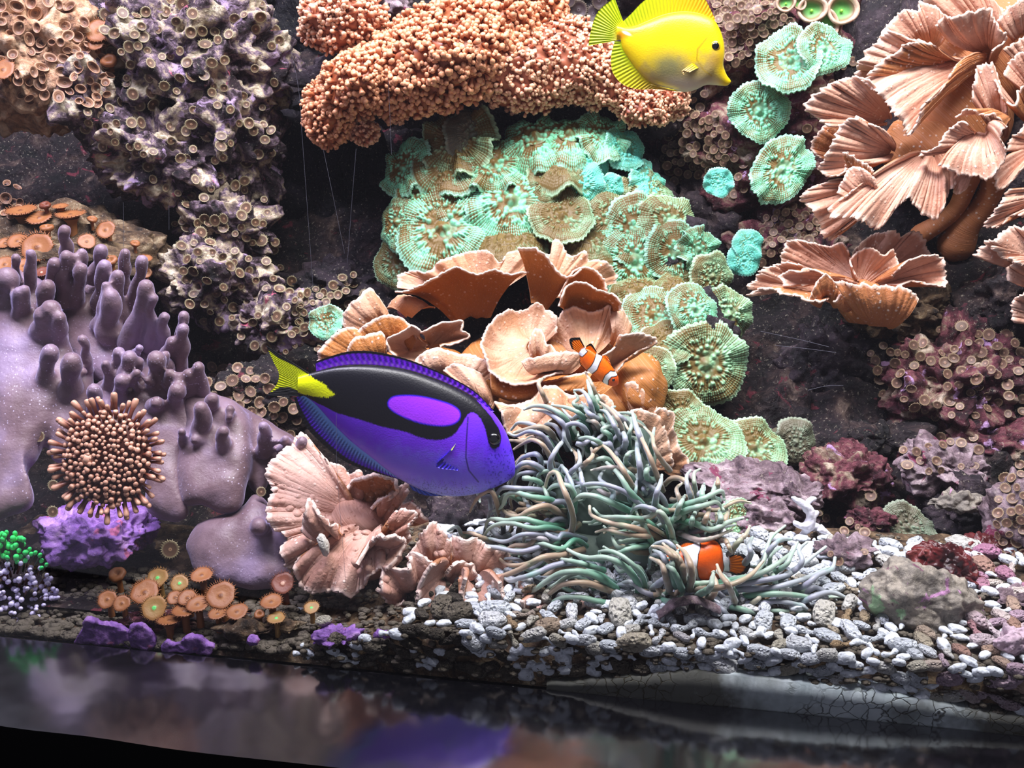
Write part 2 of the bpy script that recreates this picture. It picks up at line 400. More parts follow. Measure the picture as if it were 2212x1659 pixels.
rock(2190, 1130, 60, 120, .665, M_mauve, 'polyp covered rock at the right edge', sub=5, seed=32, crag=.008)
rock(215, 1150, 135, 62, .70, M_purple, 'purple coralline rock below the brown tentacled anemone', seed=33, crag=.007, amp=.25)
rock(1010, 1130, 90, 90, .72, M_rdark, 'dark rock in the gap behind the anemone', sub=5, seed=35)
rock(150, 1230, 230, 60, .72, M_rdark, 'shadowed brown rock behind the lower button polyps', sub=5, seed=36)
rock(2150, 955, 110, 65, .815, M_maroon, 'maroon rock joining the polyp wall to the right ledge', sub=5, seed=58, crag=.010, pits=.008)
rock(1900, 945, 90, 50, .82, M_reef, 'dim brown rock above the maroon rock behind the coral fragment', sub=5, seed=59, crag=.010, pits=.008)
rock(1700, 760, 90, 60, .93, M_reef, 'dim brown rock in the shade right of the mushroom column', sub=5, seed=60, crag=.009)
# ================================================================== fish
t = NT('fish_skin'); ca = t.attr().outputs['Color']; co = t.coord()
M_skin = t.fin(ca, .38, t.bump(t.math('ADD', t.noise(900, 2, .5, co), t.math('MULTIPLY', t.vor(700, co), .4)), .12, .001), .45)
t = NT('fish_fin'); ca = t.attr().outputs['Color']
M_fin = t.fin(ca, .42, None, .4, Subsurface_Weight=0.0)
t = NT('fish_eye'); M_eye = t.fin('#040406', .06, None, .8)
t = NT('fish_eye_ring'); M_ering = t.fin('#c9a21c', .25, None, .6)
def zz(reg, pts):
    x0, y0, sc = reg; P = np.asarray(pts, float); return np.stack([x0+P[:, 0]/sc, y0+P[:, 1]/sc], 1)
class Fish:
    def __init__(s, name, label, pc, Y0, yaw=0., cat='fish'):
        s.pc, s.Y0, s.yaw = pc, Y0, yaw; s.k = mpp(Y0)
        s.root = thing(name, at(pc[0], pc[1], Y0), label, cat)
    def Y(s, P): return s.Y0+s.yaw*(P[:, 0]-s.pc[0])*s.k
    def nrm(s): return norm(np.array([s.yaw, -1., .0]))
    def body(s, top, bot, thick, colf, ns=420, nphi=340, rake=None):
        T = crom(top, ns); B = crom(bot, ns); S = np.linspace(0, 1, ns)
        C = (T+B)/2; Hh = (T-B)/2; ph = np.linspace(0, 2*math.pi, nphi, endpoint=False)
        th = np.interp(S, *zip(*thick)) if not callable(thick) else thick(S)
        th = np.convolve(np.pad(th, 8, mode='edge'), np.ones(17)/17, 'valid')
        c, sn = np.cos(ph), np.sin(ph); sn = np.sign(sn)*np.abs(sn)**.85
        P2 = C[:, None]+c[None, :, None]*Hh[:, None]
        P2f = P2.reshape(-1, 2); V = at_arr(P2f, s.Y(P2f)) + (th[:, None]*sn[None, :]).reshape(-1, 1)*s.nrm()
        col = colf(P2f)
        F = grid_faces(ns, nphi); idx = np.arange(ns*nphi).reshape(ns, nphi)
        F2 = np.stack([idx[:-1, -1], idx[1:, -1], idx[1:, 0], idx[:-1, 0]], -1)
        o = part('body', V, [np.concatenate([F, F2])], M_skin, s.root, col)
        s.T, s.B, s.th = T, B, th
        return o
    def fin(s, name, base, outer, colf, rays=30, amp=.00028, n=160, m=26, off=0., th=.0005, flare=0.):
        A = crom(base, n); O = crom(outer, n); u = np.linspace(0, 1, n); v = np.linspace(0, 1, m)
        P = A[:, None]*(1-v)[None, :, None]+O[:, None]*v[None, :, None]; Pf = P.reshape(-1, 2)
        U = np.repeat(u, m); Vv = np.tile(v, n)
        d = off+amp*np.sin(U*rays*2*math.pi)*np.minimum(1, Vv*3)+flare*Vv**1.5
        Vx = at_arr(Pf, s.Y(Pf)); nr = s.nrm(); F = grid_faces(n, m)
        tt = (th*(1-.7*Vv))[:, None]
        V1 = Vx+(d[:, None]+tt)*nr; V2 = Vx+(d[:, None]-tt)*nr; N = n*m
        idx = np.arange(N).reshape(n, m); ring = np.concatenate([idx[:, 0], idx[-1, 1:], idx[-2::-1, -1], idx[0, -2:0:-1]])
        r2 = np.roll(ring, -1); Fs = np.stack([ring, r2, r2+N, ring+N], -1)
        c = colf(Pf, U, Vv)
        return part(name, np.concatenate([V1, V2]), [np.concatenate([F, F[:, ::-1]+N, Fs])], M_fin, s.root, np.concatenate([c, c]))
    def eye(s, p, r, out, ring=None):
        c = at(p[0], p[1], float(s.Y(np.array([p]))[0])); rr = r*s.k
        e = None
        for sg in (1, -1):
            if ring:
                V, F = ell((0, 0, 0), (rr*1.28, rr*.45, rr*1.28), None, 3); e = part('eye_ring', V+c+s.nrm()*out*sg*.985, F, ring, s.root)
            V, F = ell((0, 0, 0), (rr, rr*.62, rr), None, 3); part('eye', V+c+s.nrm()*out*sg, F, M_eye, s.root)
def jn(P, sc, s=0, o=3): return fbm(np.concatenate([P*sc, np.full((len(P), 1), .5)], 1), o, s)

# ---- blue tang
Z7 = (540, 700, 2.962)
f = Fish('blue_tang', 'large blue surgeonfish with black back marking and yellow tail', (850, 910), .655, .04)
top = zz(Z7, [(310, 335), (370, 318), (450, 298), (560, 275), (700, 265), (850, 272), (1000, 295), (1150, 340), (1300, 400), (1440, 475), (1550, 565), (1625, 670), (1670, 780), (1692, 870), (1698, 930), (1690, 965)])
bot = zz(Z7, [(310, 445), (370, 470), (430, 520), (520, 620), (640, 740), (780, 850), (900, 945), (1020, 1020), (1150, 1070), (1280, 1092), (1400, 1085), (1520, 1055), (1610, 1015), (1660, 990), (1690, 965)])
BLK = zz(Z7, [(230, 330), (330, 300), (470, 250), (700, 230), (1000, 260), (1300, 380), (1430, 462), (1530, 560), (1580, 630), (1605, 690), (1590, 745), (1545, 750), (1520, 700), (1505, 640), (1475, 575), (1430, 535), (1395, 545), (1350, 605), (1305, 660), (1220, 692), (1110, 682), (1000, 645), (850, 618), (700, 578), (570, 550), (500, 520), (430, 495), (340, 460), (230, 470)])
OV = zz(Z7, [(890, 470), (920, 435), (1000, 425), (1100, 432), (1200, 455), (1290, 485), (1340, 520), (1345, 560), (1310, 592), (1240, 605), (1150, 598), (1060, 578), (960, 540), (905, 505)])
YEL = zz(Z7, [(110, 160), (180, 215), (280, 262), (380, 325), (480, 370), (552, 432), (500, 452), (440, 452), (350, 442), (250, 402), (190, 405), (138, 435), (60, 440), (60, 160)])
OVc = crom(OV, 60, True); BLKc = crom(BLK, 160, True)
c_blu, c_vio, c_bel, c_blk, c_ov, c_yel = lin('#8068ff'), lin('#7e34ff'), lin('#a4c4ff'), lin('#0b0a14'), lin('#a636ff'), lin('#f4ff00')
def tang_body(P):
    n = jn(P, .05, 3); n2 = jn(P, .35, 5)
    v = (P[:, 1]-(700+100/2.962*7))/150+(P[:, 0]-800)*-.0006                      # lower = lighter
    c = mixc(c_vio, c_blu, sstep(-.1, .35, v+.2*n)); c = mixc(c, c_bel, sstep(.35, 1.0, v+.15*n)*.85)
    hd = sstep(995, 1080, P[:, 0]); c = mixc(c, lin('#6230ff'), hd*.75*(1-sstep(1000, 1050, P[:, 1])))
    c = mixc(c, lin('#201a90'), sstep(.15, .32, n2)*sstep(700+920/2.962, 700+1010/2.962, P[:, 1])*(1-sstep(1000, 1080, P[:, 0]))*.7)
    gill = line_d(P, zz(Z7, [(1395, 560), (1385, 700), (1382, 800), (1400, 880), (1460, 960)])); c = mixc(c, lin('#170c5c'), (1-sstep(.6, 2.4, gill))*.85)
    sq = line_d(P, zz(Z7, [(1500, 760), (1620, 760), (1690, 860)])); c = mixc(c, lin('#2a0ca8'), sstep(.1, .3, jn(P, .22, 9, 2))*sstep(1035, 1060, P[:, 0])*sstep(945, 960, P[:, 1])*.7)
    b = poly_sdf(P, BLKc)+1.6*n2; c = mixc(c, c_blk, 1-sstep(-1.2, 1.2, b))
    o = poly_sdf(P, OVc); c = mixc(c, lin('#3a18e0'), 1-sstep(0, 2.2, o)); c = mixc(c, mixc(lin('#8428ff'), c_ov, sstep(0, 1, (1150-P[:, 0])/180+.5)), 1-sstep(-2.2, -.4, o))
    y = poly_sdf(P, YEL)+4.5*jn(P, .45, 11); c = mixc(c, c_yel, 1-sstep(-1, 1.4, y))
    eb = line_d(P, zz(Z7, [(600, 720), (760, 850), (920, 965), (1060, 1030)])); c = mixc(c, lin('#4a4a66'), (1-sstep(1.5, 5, eb))*.6)
    return c
f.body(top, bot, [(0, .0035), (.1, .0050), (.3, .0105), (.5, .0145), (.72, .0165), (.86, .0140), (.95, .0085), (1, .0015)], tang_body)
def stripes(U, V, n, sk, duty=.5): return sstep(duty-.18, duty+.18, .5+.5*np.sin(2*math.pi*(U*n+V*sk)))
def dorsal_c(P, U, V):
    c = mixc(np.tile(lin('#7a1ef0'), (len(P), 1)), lin('#2b0a8c'), stripes(U, V, 34, 1.4)*.8); c = mixc(c, lin('#b070ff'), (1-sstep(.2, .45, V))*stripes(U, V, 34, 1.4, .4)*.6)
    c = mixc(c, c_blk, sstep(.78, .86, V-.5*(1-sstep(0, .12, U))*0)); return mixc(c, c_blk, 1-sstep(.03, .10, V))
f.fin('dorsal_fin', zz(Z7, [(425, 305), (560, 272), (700, 262), (850, 269), (1000, 292), (1150, 337), (1300, 397), (1440, 472), (1545, 560)]), zz(Z7, [(420, 240), (520, 205), (620, 178), (740, 172), (870, 190), (1010, 226), (1160, 284), (1310, 352), (1450, 440), (1565, 560)]), dorsal_c, 34)
def anal_c(P, U, V):
    c = mixc(np.tile(lin('#7fb2ff'), (len(P), 1)), lin('#6a20ee'), sstep(.25, .7, V)); c = mixc(c, lin('#1c0c78'), stripes(U, V, 40, -2.0)*sstep(.05, .3, V)*.8)
    return mixc(c, c_blk, sstep(.74, .82, V))
f.fin('anal_fin', zz(Z7, [(350, 455), (430, 522), (520, 622), (640, 742), (780, 852), (900, 948), (985, 1000)]), zz(Z7, [(283, 470), (310, 560), (365, 665), (450, 755), (570, 855), (700, 920), (985, 1003)]), anal_c, 40)
def tail_c(P, U, V):
    y = poly_sdf(P, YEL); c = mixc(np.tile(c_blk, (len(P), 1)), c_yel, 1-sstep(-1.2, .8, y)); return mixc(c, lin('#b8c800'), stripes(U, V, 22, 0)*.25*(1-sstep(-2, 0, y)))
f.fin('tail_fin', zz(Z7, [(385, 318), (350, 345), (325, 385), (330, 420), (360, 462)]), zz(Z7, [(105, 138), (150, 240), (186, 320), (165, 395), (98, 462)]), tail_c, 22)
def pect_c(P, U, V):
    c = mixc(np.tile(lin('#3a22c8'), (len(P), 1)), lin('#140c50'), stripes(U, V, 10, 0)*.75); d = line_d(P, zz(Z7, [(1388, 590), (1360, 670), (1300, 750)])); return mixc(c, lin('#d9f06a'), 1-sstep(2, 4.5, d))
f.fin('pectoral_fin', zz(Z7, [(1398, 580), (1392, 700), (1385, 800)]), zz(Z7, [(1300, 745), (1195, 850), (1330, 880)]), pect_c, 12, off=.0125, flare=.004)
def pelv_c(P, U, V): return mixc(np.tile(lin('#4a66d8'), (len(P), 1)), lin('#15154a'), stripes(U, V, 6, 0)*.6)
f.fin('pelvic_fin', zz(Z7, [(1010, 1015), (1080, 1045), (1150, 1068)]), zz(Z7, [(1035, 1060), (1120, 1095), (1250, 1100)]), pelv_c, 6)
f.eye(zz(Z7, [(1560, 697)])[0], 14.5, .0122)

# ---- yellow tang
ZY = (1220, 0, 5.267)
f = Fish('yellow_tang', 'yellow surgeonfish with pointed snout swimming at the top', (1440, 90), .86, -.05)
top = zz(ZY, [(590, 290), (640, 300), (700, 312), (800, 300), (950, 240), (1100, 180), (1250, 145), (1400, 138), (1560, 165), (1690, 225), (1760, 330), (1800, 450), (1815, 580), (1800, 700), (1805, 760), (1840, 850), (1880, 905), (1888, 930)])
bot = zz(ZY, [(590, 440), (630, 450), (660, 560), (730, 670), (810, 780), (890, 870), (990, 945), (1140, 1000), (1300, 1040), (1400, 1045), (1500, 1015), (1600, 968), (1700, 968), (1780, 975), (1840, 975), (1875, 955), (1888, 930)])
def yel_body(P):
    n = jn(P, .05, 2); n2 = jn(P, .2, 4)
    c = np.tile(lin('#e6c800'), (len(P), 1)); u = (P[:, 0]-1220)*5.267; v = P[:, 1]*5.267
    dl = line_d(P, zz(ZY, [(660, 380), (850, 330), (1050, 250), (1300, 150)])); c = mixc(c, lin('#e07c00'), (1-sstep(4, 18, dl))*.8)
    pt = sstep(0, 1, (v-560-.18*(1500-u))/260+.6*n)*sstep(600, 850, u)*(1-sstep(1640, 1760, u)); c = mixc(c, lin('#a08c5c'), pt*.85)
    bl = np.exp(-(((u-1170)/190)**2+((v-760)/150)**2))+.0; c = mixc(c, lin('#6f7250'), np.clip(bl*1.2, 0, 1)*.8)
    be = sstep(820, 1010, v-.0*u)*sstep(1000, 1250, u)*(1-sstep(1700, 1820, u)); c = mixc(c, lin('#d9d3c4'), be*.75)
    ck = np.exp(-(((u-1700)/110)**2+((v-680)/100)**2)); c = mixc(c, lin('#a07a2a'), ck*.75)
    ln = line_d(P, zz(ZY, [(1600, 430), (1490, 560), (1480, 680), (1560, 800), (1650, 860)])); c = mixc(c, lin('#a88a10'), (1-sstep(.6, 2.4, ln))*.7)
    sp = np.exp(-(((u-700)/45)**2+((v-380-(u-700)*.4)/17)**2)*2); c = mixc(c, lin('#ffffff'), np.clip(sp*2, 0, 1))
    return c
f.body(top, bot, [(0, .003), (.06, .004), (.3, .0095), (.55, .0125), (.75, .0125), (.88, .009), (.96, .004), (1, .0012)], yel_body, 220, 160)
def ydor(P, U, V):
    c = mixc(np.tile(lin('#cfd400'), (len(P), 1)), lin('#e2a800'), sstep(.3, .9, U)); c = mixc(c, lin('#a8d800'), (1-sstep(.1, .4, U))*.6); return mixc(c, lin('#8c8a00'), stripes(U, V, 30, .6, .62)*.5)
f.fin('dorsal_fin', zz(ZY, [(690, 312), (800, 300), (950, 240), (1100, 180), (1250, 145), (1400, 138), (1560, 165), (1700, 232)]), zz(ZY, [(655, 250), (760, 150), (880, 25), (1020, -70), (1220, -125), (1420, -115), (1570, -50), (1715, 225)]), ydor, 30)
f.fin('anal_fin', zz(ZY, [(640, 470), (660, 560), (730, 670), (810, 780), (890, 870), (990, 945), (1140, 1000), (1290, 1038)]), zz(ZY, [(568, 470), (530, 620), (535, 790), (600, 905), (700, 980), (860, 1018), (1020, 1014), (1290, 1042)]), ydor, 26)
def ytail(P, U, V):
    c = np.tile(lin('#c4d800'), (len(P), 1)); c = mixc(c, lin('#6d8c00'), stripes(U, V, 16, 0, .6)*sstep(.15, .4, V)*.65); return mixc(c, lin('#ffd400'), 1-sstep(.0, .3, V))
f.fin('tail_fin', zz(ZY, [(690, 312), (650, 350), (630, 400), (640, 450)]), zz(ZY, [(565, -30), (380, 130), (300, 340), (270, 520)]), ytail, 16)
def ypec(P, U, V): return mixc(np.tile(lin('#f5e400'), (len(P), 1)), lin('#c9a86a'), sstep(.1, .9, V))
f.fin('pectoral_fin', zz(ZY, [(1500, 770), (1440, 720), (1380, 760)]), zz(ZY, [(1400, 820), (1310, 800), (1330, 850)]), ypec, 6, off=.012, flare=.003)
f.fin('pelvic_fin', zz(ZY, [(1080, 985), (1180, 1005), (1290, 1035)]), zz(ZY, [(960, 955), (1050, 985), (1180, 1020)]), ypec, 4, off=.006)
f.eye(zz(ZY, [(1692, 525)])[0], 7.8, .0106, M_ering)

# ---- clownfish among the leather coral
def clown(name, label, pc, Y, yaw, top, bot, thick, bands, fins, eye=None, ns=160, nphi=120, base='#f06a00', face=None):
    f = Fish(name, label, pc, Y, yaw)
    def cf(P):
        n = jn(P, .3, 6); c = np.tile(lin(base), (len(P), 1)); c = mixc(c, lin('#d94a08'), sstep(-.1, .4, n)*.4)
        if face is not None: c = mixc(c, lin('#e0521c'), (1-sstep(0, 12, np.linalg.norm(P-np.array(face), axis=1)-10))*.8)
        for b in bands:
            d = poly_sdf(P, b); c = mixc(c, lin('#0c0908'), 1-sstep(1.2, 2.6, d)); c = mixc(c, lin('#f2f1f6'), 1-sstep(-.6, .6, d))
        return c
    f.body(top, bot, thick, cf, ns, nphi)
    for (nm, a, b, edge) in fins:
        def fc(P, U, V, edge=edge):
            c = mixc(np.tile(lin('#f57d00'), (len(P), 1)), lin('#d95a00'), stripes(U, V, 10, 0)*.4)
            if edge == 2:
                e = np.maximum(sstep(.74, .80, V), np.maximum(1-sstep(.06, .10, U), sstep(.90, .94, U))*sstep(.12, .2, V))
                c = mixc(c, lin('#f2f1f6'), 1-sstep(.08, .13, V))
            elif edge == 1: e = sstep(.62, .72, V)
            else: e = sstep(.93, .97, V)*.8
            return mixc(c, lin('#0c0908'), e)
        f.fin(nm, a, b, fc, 9, .0003, 70, 18)
    if eye: f.eye(eye[0], eye[1], eye[2])
    return f
ZC = (1200, 700, 2.861); z = lambda p: zz(ZC, p)
clown('clownfish', 'small clownfish with three white bands in front of the tan leather coral', (1283, 785), .715, -.1,
      z([(160, 158), (185, 150), (215, 160), (255, 185), (295, 205), (330, 240), (362, 283), (385, 320), (390, 345), (388, 368)]),
      z([(140, 178), (152, 205), (160, 240), (185, 275), (220, 305), (262, 340), (305, 366), (345, 382), (372, 380), (388, 368)]),
      [(0, .0016), (.3, .0042), (.6, .0056), (.85, .0048), (1, .0012)],
      [z([(140, 160), (165, 140), (195, 165), (165, 195), (138, 185)]), z([(258, 172), (290, 196), (272, 228), (255, 270), (222, 302), (196, 282), (222, 252), (240, 222)]), z([(340, 282), (378, 296), (380, 312), (345, 312), (325, 335), (322, 378), (300, 370), (294, 340), (310, 305)])],
      [('tail_fin', z([(185, 150), (165, 165), (145, 185)]), z([(150, 82), (88, 92), (100, 150), (130, 165)]), 2),
       ('dorsal_fin', z([(185, 155), (215, 165), (250, 185)]), z([(190, 135), (222, 122), (255, 172)]), 1),
       ('dorsal_fin', z([(285, 205), (305, 215), (330, 245)]), z([(290, 195), (322, 200), (345, 255)]), 0),
       ('anal_fin', z([(152, 200), (160, 235), (185, 272)]), z([(148, 200), (152, 250), (182, 278)]), 1),
       ('pelvic_fin', z([(262, 340), (240, 325), (225, 310)]), z([(225, 362), (212, 358), (205, 345)]), 1),
       ('pectoral_fin', z([(300, 318), (298, 335), (290, 350)]), z([(250, 305), (225, 330), (240, 360)]), 0)],
      ((z([(358, 334)])[0]), 3.4, .0046), face=z([(352, 350)])[0])
ZB = (980, 800, 2.962); z = lambda p: zz(ZB, p)
clown('clownfish', 'clownfish nestled in the anemone showing its tail end and two white bands', (1530, 1210), .598, .10,
      z([(1760, 1205), (1715, 1185), (1712, 1140), (1690, 1110), (1640, 1097), (1570, 1100), (1500, 1120), (1440, 1140), (1390, 1170), (1360, 1210)]),
      z([(1760, 1280), (1715, 1285), (1700, 1305), (1670, 1330), (1620, 1340), (1560, 1325), (1490, 1300), (1430, 1280), (1380, 1255), (1360, 1210)]),
      [(0, .003), (.15, .006), (.4, .0105), (.7, .011), (.9, .007), (1, .002)],
      [z([(1708, 1175), (1765, 1185), (1752, 1235), (1760, 1295), (1712, 1288), (1718, 1235)]), z([(1455, 1090), (1580, 1085), (1540, 1140), (1525, 1210), (1540, 1280), (1580, 1345), (1500, 1345), (1470, 1280), (1455, 1210)])],
      [('tail_fin', z([(1758, 1195), (1752, 1235), (1758, 1285)]), z([(1790, 1178), (1862, 1182), (1898, 1240), (1870, 1298), (1800, 1306)]), 2),
       ('dorsal_fin', z([(1580, 1105), (1650, 1100), (1705, 1130)]), z([(1590, 1094), (1680, 1082), (1728, 1150)]), 1),
       ('dorsal_fin', z([(1545, 1130), (1500, 1135), (1450, 1160)]), z([(1530, 1095), (1480, 1088), (1435, 1110)]), 1),
       ('anal_fin', z([(1705, 1300), (1670, 1325), (1610, 1335)]), z([(1715, 1320), (1690, 1345), (1620, 1345)]), 1)],
      ((z([(1395, 1195)])[0]), 5, .006), base='#e85a06')
# ================================================================== leather corals
def leather_mat(name, top, topd, under, rim, dots='#f4ded0'):
    t = NT(name); ch = t.sep(t.attr().outputs['Color']); v, u, side = ch[0], ch[1], ch[2]; co = t.coord()
    vec = t.n('ShaderNodeCombineXYZ', {0: t.math('MULTIPLY', u, 95.), 1: t.math('MULTIPLY', v, 5.), 2: side}).outputs[0]
    st = t.noise(3.2, 4, .6, vec, .3)                                       # streaks running to the edge
    bl = t.noise(24, 3, .5, co)
    ctop = t.mix(t.math('MULTIPLY', st, 1.0), top, topd); ctop = t.mix(t.ramp(bl, [(.4, 0.), (.7, .45)]), ctop, rim)
    dash = t.ramp(t.noise(9, 2, .5, t.n('ShaderNodeCombineXYZ', {0: t.math('MULTIPLY', u, 95.), 1: t.math('MULTIPLY', v, 2.6), 2: side}).outputs[0]), [(.60, 0.), (.68, .5)])
    cund = t.mix(t.math('MULTIPLY', st, .5), under, topd); cund = t.mix(dash, cund, top)
    c = t.mix(side, ctop, cund)
    rimf = t.ramp(v, [(.93, 0.), (.985, 1.)]); c = t.mix(rimf, c, rim)
    dv = t.vor(190, co); dotf = t.ramp(dv, [(.12, .8), (.26, 0.)]); dm = t.ramp(t.noise(30, 2, .5, co), [(.45, 0.), (.6, 1.)]); c = t.mix(t.math('MULTIPLY', dotf, dm), c, dots)
    h = t.math('ADD', t.math('MULTIPLY', st, 1.0), t.math('MULTIPLY', dotf, .5))
    h = t.math('ADD', h, t.math('MULTIPLY', t.noise(300, 3, .6, co), .25))
    return t.fin(c, .58, t.bump(h, .55, .0016), .35)
M_lea = leather_mat('tan_leather', '#d09e7c', '#a8714a', '#b06e2c', '#eed0bc')
M_leaP = leather_mat('pink_leather', '#d8a58e', '#b0785e', '#b97440', '#eccbb8')
M_leaF = leather_mat('front_leather', '#c69888', '#9a6c5a', '#a0683c', '#e2c8bc')

def frond(root, base, rim, Yb, Yr, mat, bulge=.012, ruf=.006, wl=.016, th=.0022, wide=.14, face='top', seed=0, jag=.030, fold=0., name='frond', nv=30, close=False, rib=.0006, nub=0., res=.0011):
    """a ruffled sheet of coral lofted from a narrow base to a free rim. rim points (px,py[,Y])"""
    R = np.array([at(p[0], p[1], p[2] if len(p) > 2 else Yr) for p in rim]); b = at(base[0], base[1], Yb)
    L0 = crom(R, 200, close); ln = np.linalg.norm(np.diff(L0, axis=0), axis=1).sum()
    nu = int(np.clip(ln/res, 60, 520)); Rm = crom(R, nu, close); rc = Rm.mean(0)
    arc = np.linspace(0, ln, nu); v = np.linspace(0, 1, nv)**.85
    B = b+(Rm-rc)*wide
    nh = np.cross(Rm[-1]-Rm[0] if not close else Rm[nu//3]-Rm[0], (b-rc)); nh = norm(nh) if np.linalg.norm(nh) > 1e-9 else np.array([0, -1., 0])
    view = norm(np.array([0, 0, CAMZ])-rc)
    if nh@view < 0: nh = -nh
    nh = norm(nh*.6+view*.4)
    per = (lambda a, s, w: n1(a/w, seed*13+s, 2)) if not close else (lambda a, s, w: fbm(np.stack([np.cos(a/ln*2*math.pi)*ln/w/6.28+seed, np.sin(a/ln*2*math.pi)*ln/w/6.28, np.full_like(a, s*1.7)], 1), 2, seed))
    r1, r2, r3, r4 = per(arc, 1, wl), per(arc, 2, wl*.36), per(arc, 3, .0022), per(arc, 4, .0035)
    v_ = v[None, :, None]
    ext = (1+jag*r3*1.5+jag*1.2*r1)[:, None, None]
    P = B[:, None]+(Rm-B)[:, None]*(v_*(1+(ext-1)*v_**4))
    d = bulge*4*v*(1-v)
    disp = d[None]+ruf*2.0*r1[:, None]*(v**2.2)[None]+ruf*.7*r2[:, None]*(v**6)[None]+rib*r4[:, None]*2*v[None]-fold*(v**7)[None]
    VV = np.repeat(v[None], nu, 0); UU = np.repeat(arc[:, None], nv, 1)
    lump = fbm(np.stack([P[..., 0].ravel()*60+seed, P[..., 1].ravel()*60, P[..., 2].ravel()*60], 1), 2, seed).reshape(nu, nv)*.0016
    P = P+(disp+lump)[..., None]*nh
    if nub:
        Pq = P.reshape(-1, 3); P = P+(nub*np.clip(1-worley(Pq*150+seed, seed)*2.3, 0, 1)**1.3*sstep(.42, .55, .5+fbm(Pq*35, 2, seed+1))).reshape(nu, nv)[..., None]*nh
    du = np.gradient(P, axis=0); dv = np.gradient(P, axis=1); N = norm(np.cross(du, dv))
    if (N.reshape(-1, 3)@view).mean() < 0: N = -N
    t = th*(1.25-.55*VV)[..., None]
    A, Bk = P+N*t*.5, P-N*t*.5; n = nu*nv
    F = grid_faces(nu, nv); idx = np.arange(n).reshape(nu, nv)
    e = idx[:, -1]; Fs = [np.stack([e[:-1], e[1:], e[1:]+n, e[:-1]+n], -1), np.stack([idx[:-1, 0], idx[1:, 0], idx[1:, 0]+n, idx[:-1, 0]+n], -1)]
    if not close: Fs += [np.stack([idx[k, :-1], idx[k, 1:], idx[k, 1:]+n, idx[k, :-1]+n], -1) for k in (0, -1)]
    else: Fs += [np.stack([idx[-1, :-1], idx[0, :-1], idx[0, 1:], idx[-1, 1:]], -1), np.stack([idx[-1, :-1], idx[0, :-1], idx[0, 1:], idx[-1, 1:]], -1)[:, ::-1]+n]
    s0 = 0. if face == 'top' else 1.
    C = np.stack([VV.ravel(), UU.ravel()+seed*.37, np.full(n, s0)], 1); C2 = C.copy(); C2[:, 2] = 1-s0
    return part(name, np.concatenate([A.reshape(-1, 3), Bk.reshape(-1, 3)]), [np.concatenate([F, F[:, ::-1]+n]+Fs)], mat, root, np.concatenate([C, C2]))
def coral_body(root, name, blobs, mat, side=1., sub=4, amp=.18):
    A = Acc()
    for i, (px, py, rx, ry, Y, dz) in enumerate(blobs):
        V, F = ico(sub); s = mpp(Y); k = 1+amp*fbm(V*1.7+i*5, 2, i+40)
        V = V*k[:, None]*np.array([rx*s, dz, ry*s])+at(px, py, Y)
        A.add(V, F, np.stack([np.full(len(V), .4), (V[:, 0]+V[:, 2])*2, np.full(len(V), side)], 1))
    V, F, C = A.get(); return part(name, V, F, mat, root, C)

# ---- centre cabbage coral
ZL = (680, 500, 2.962)
def zl(pts): return [tuple(q)+tuple(p[2:]) for q, p in zip(zz(ZL, [p[:2] for p in pts]), pts)]
root = thing('cabbage_leather_coral', at(1100, 960, .80), 'tan ruffled cabbage leather coral in the centre behind the blue fish', 'coral')
def cf(base, rim, Yb, Yr, **k):
    cf.i += 1; return frond(root, zl([base])[0], zl(rim), Yb, Yr, k.pop('mat', M_lea), seed=cf.i, **k)
cf.i = 0
coral_body(root, 'stem', [(1250, 870, 180, 60, .80, .04), (1090, 800, 120, 70, .83, .04), (1180, 760, 170, 60, .84, .035), (900, 790, 120, 45, .83, .03), (1380, 840, 60, 80, .79, .03)], M_lea)
# back frills and pale tops
cf((1060, 420), [(520, 360, .88), (540, 280, .89), (640, 250, .885), (720, 270), (800, 200), (900, 150), (1000, 125), (1110, 135), (1190, 200), (1240, 130), (1340, 140), (1370, 260)], .865, .875, bulge=.0, ruf=.007, wl=.02)
cf((1500, 400), [(1340, 190), (1420, 130), (1510, 150), (1530, 45), (1580, 70), (1640, 160), (1730, 120), (1760, 180), (1850, 190), (1940, 270), (1930, 330)], .865, .88, bulge=.0, ruf=.006)
# vases with the underside showing
cf((1000, 560), [(520, 385, .83), (600, 370, .825), (660, 345), (740, 300), (830, 250), (900, 218), (960, 240), (1040, 268), (1100, 250), (1160, 238), (1250, 262), (1355, 250)], .855, .815, bulge=-.014, ruf=.003, wl=.03, face='under', wide=.30, fold=-.002)
cf((1440, 480), [(1300, 105), (1350, 100), (1420, 115), (1480, 160), (1520, 220), (1590, 292), (1650, 280), (1710, 235)], .85, .815, bulge=-.008, ruf=.003, face='under', wide=.28)
cf((1640, 470), [(1560, 420), (1640, 270), (1720, 225), (1800, 255), (1855, 320), (1872, 400)], .845, .82, bulge=-.006, ruf=.003, face='under', wide=.3)
cf((1720, 560), [(1560, 480), (1600, 375), (1660, 338), (1740, 338), (1830, 375), (1900, 405), (1955, 445), (1960, 520)], .835, .80, bulge=-.006, ruf=.003, face='under', wide=.4)
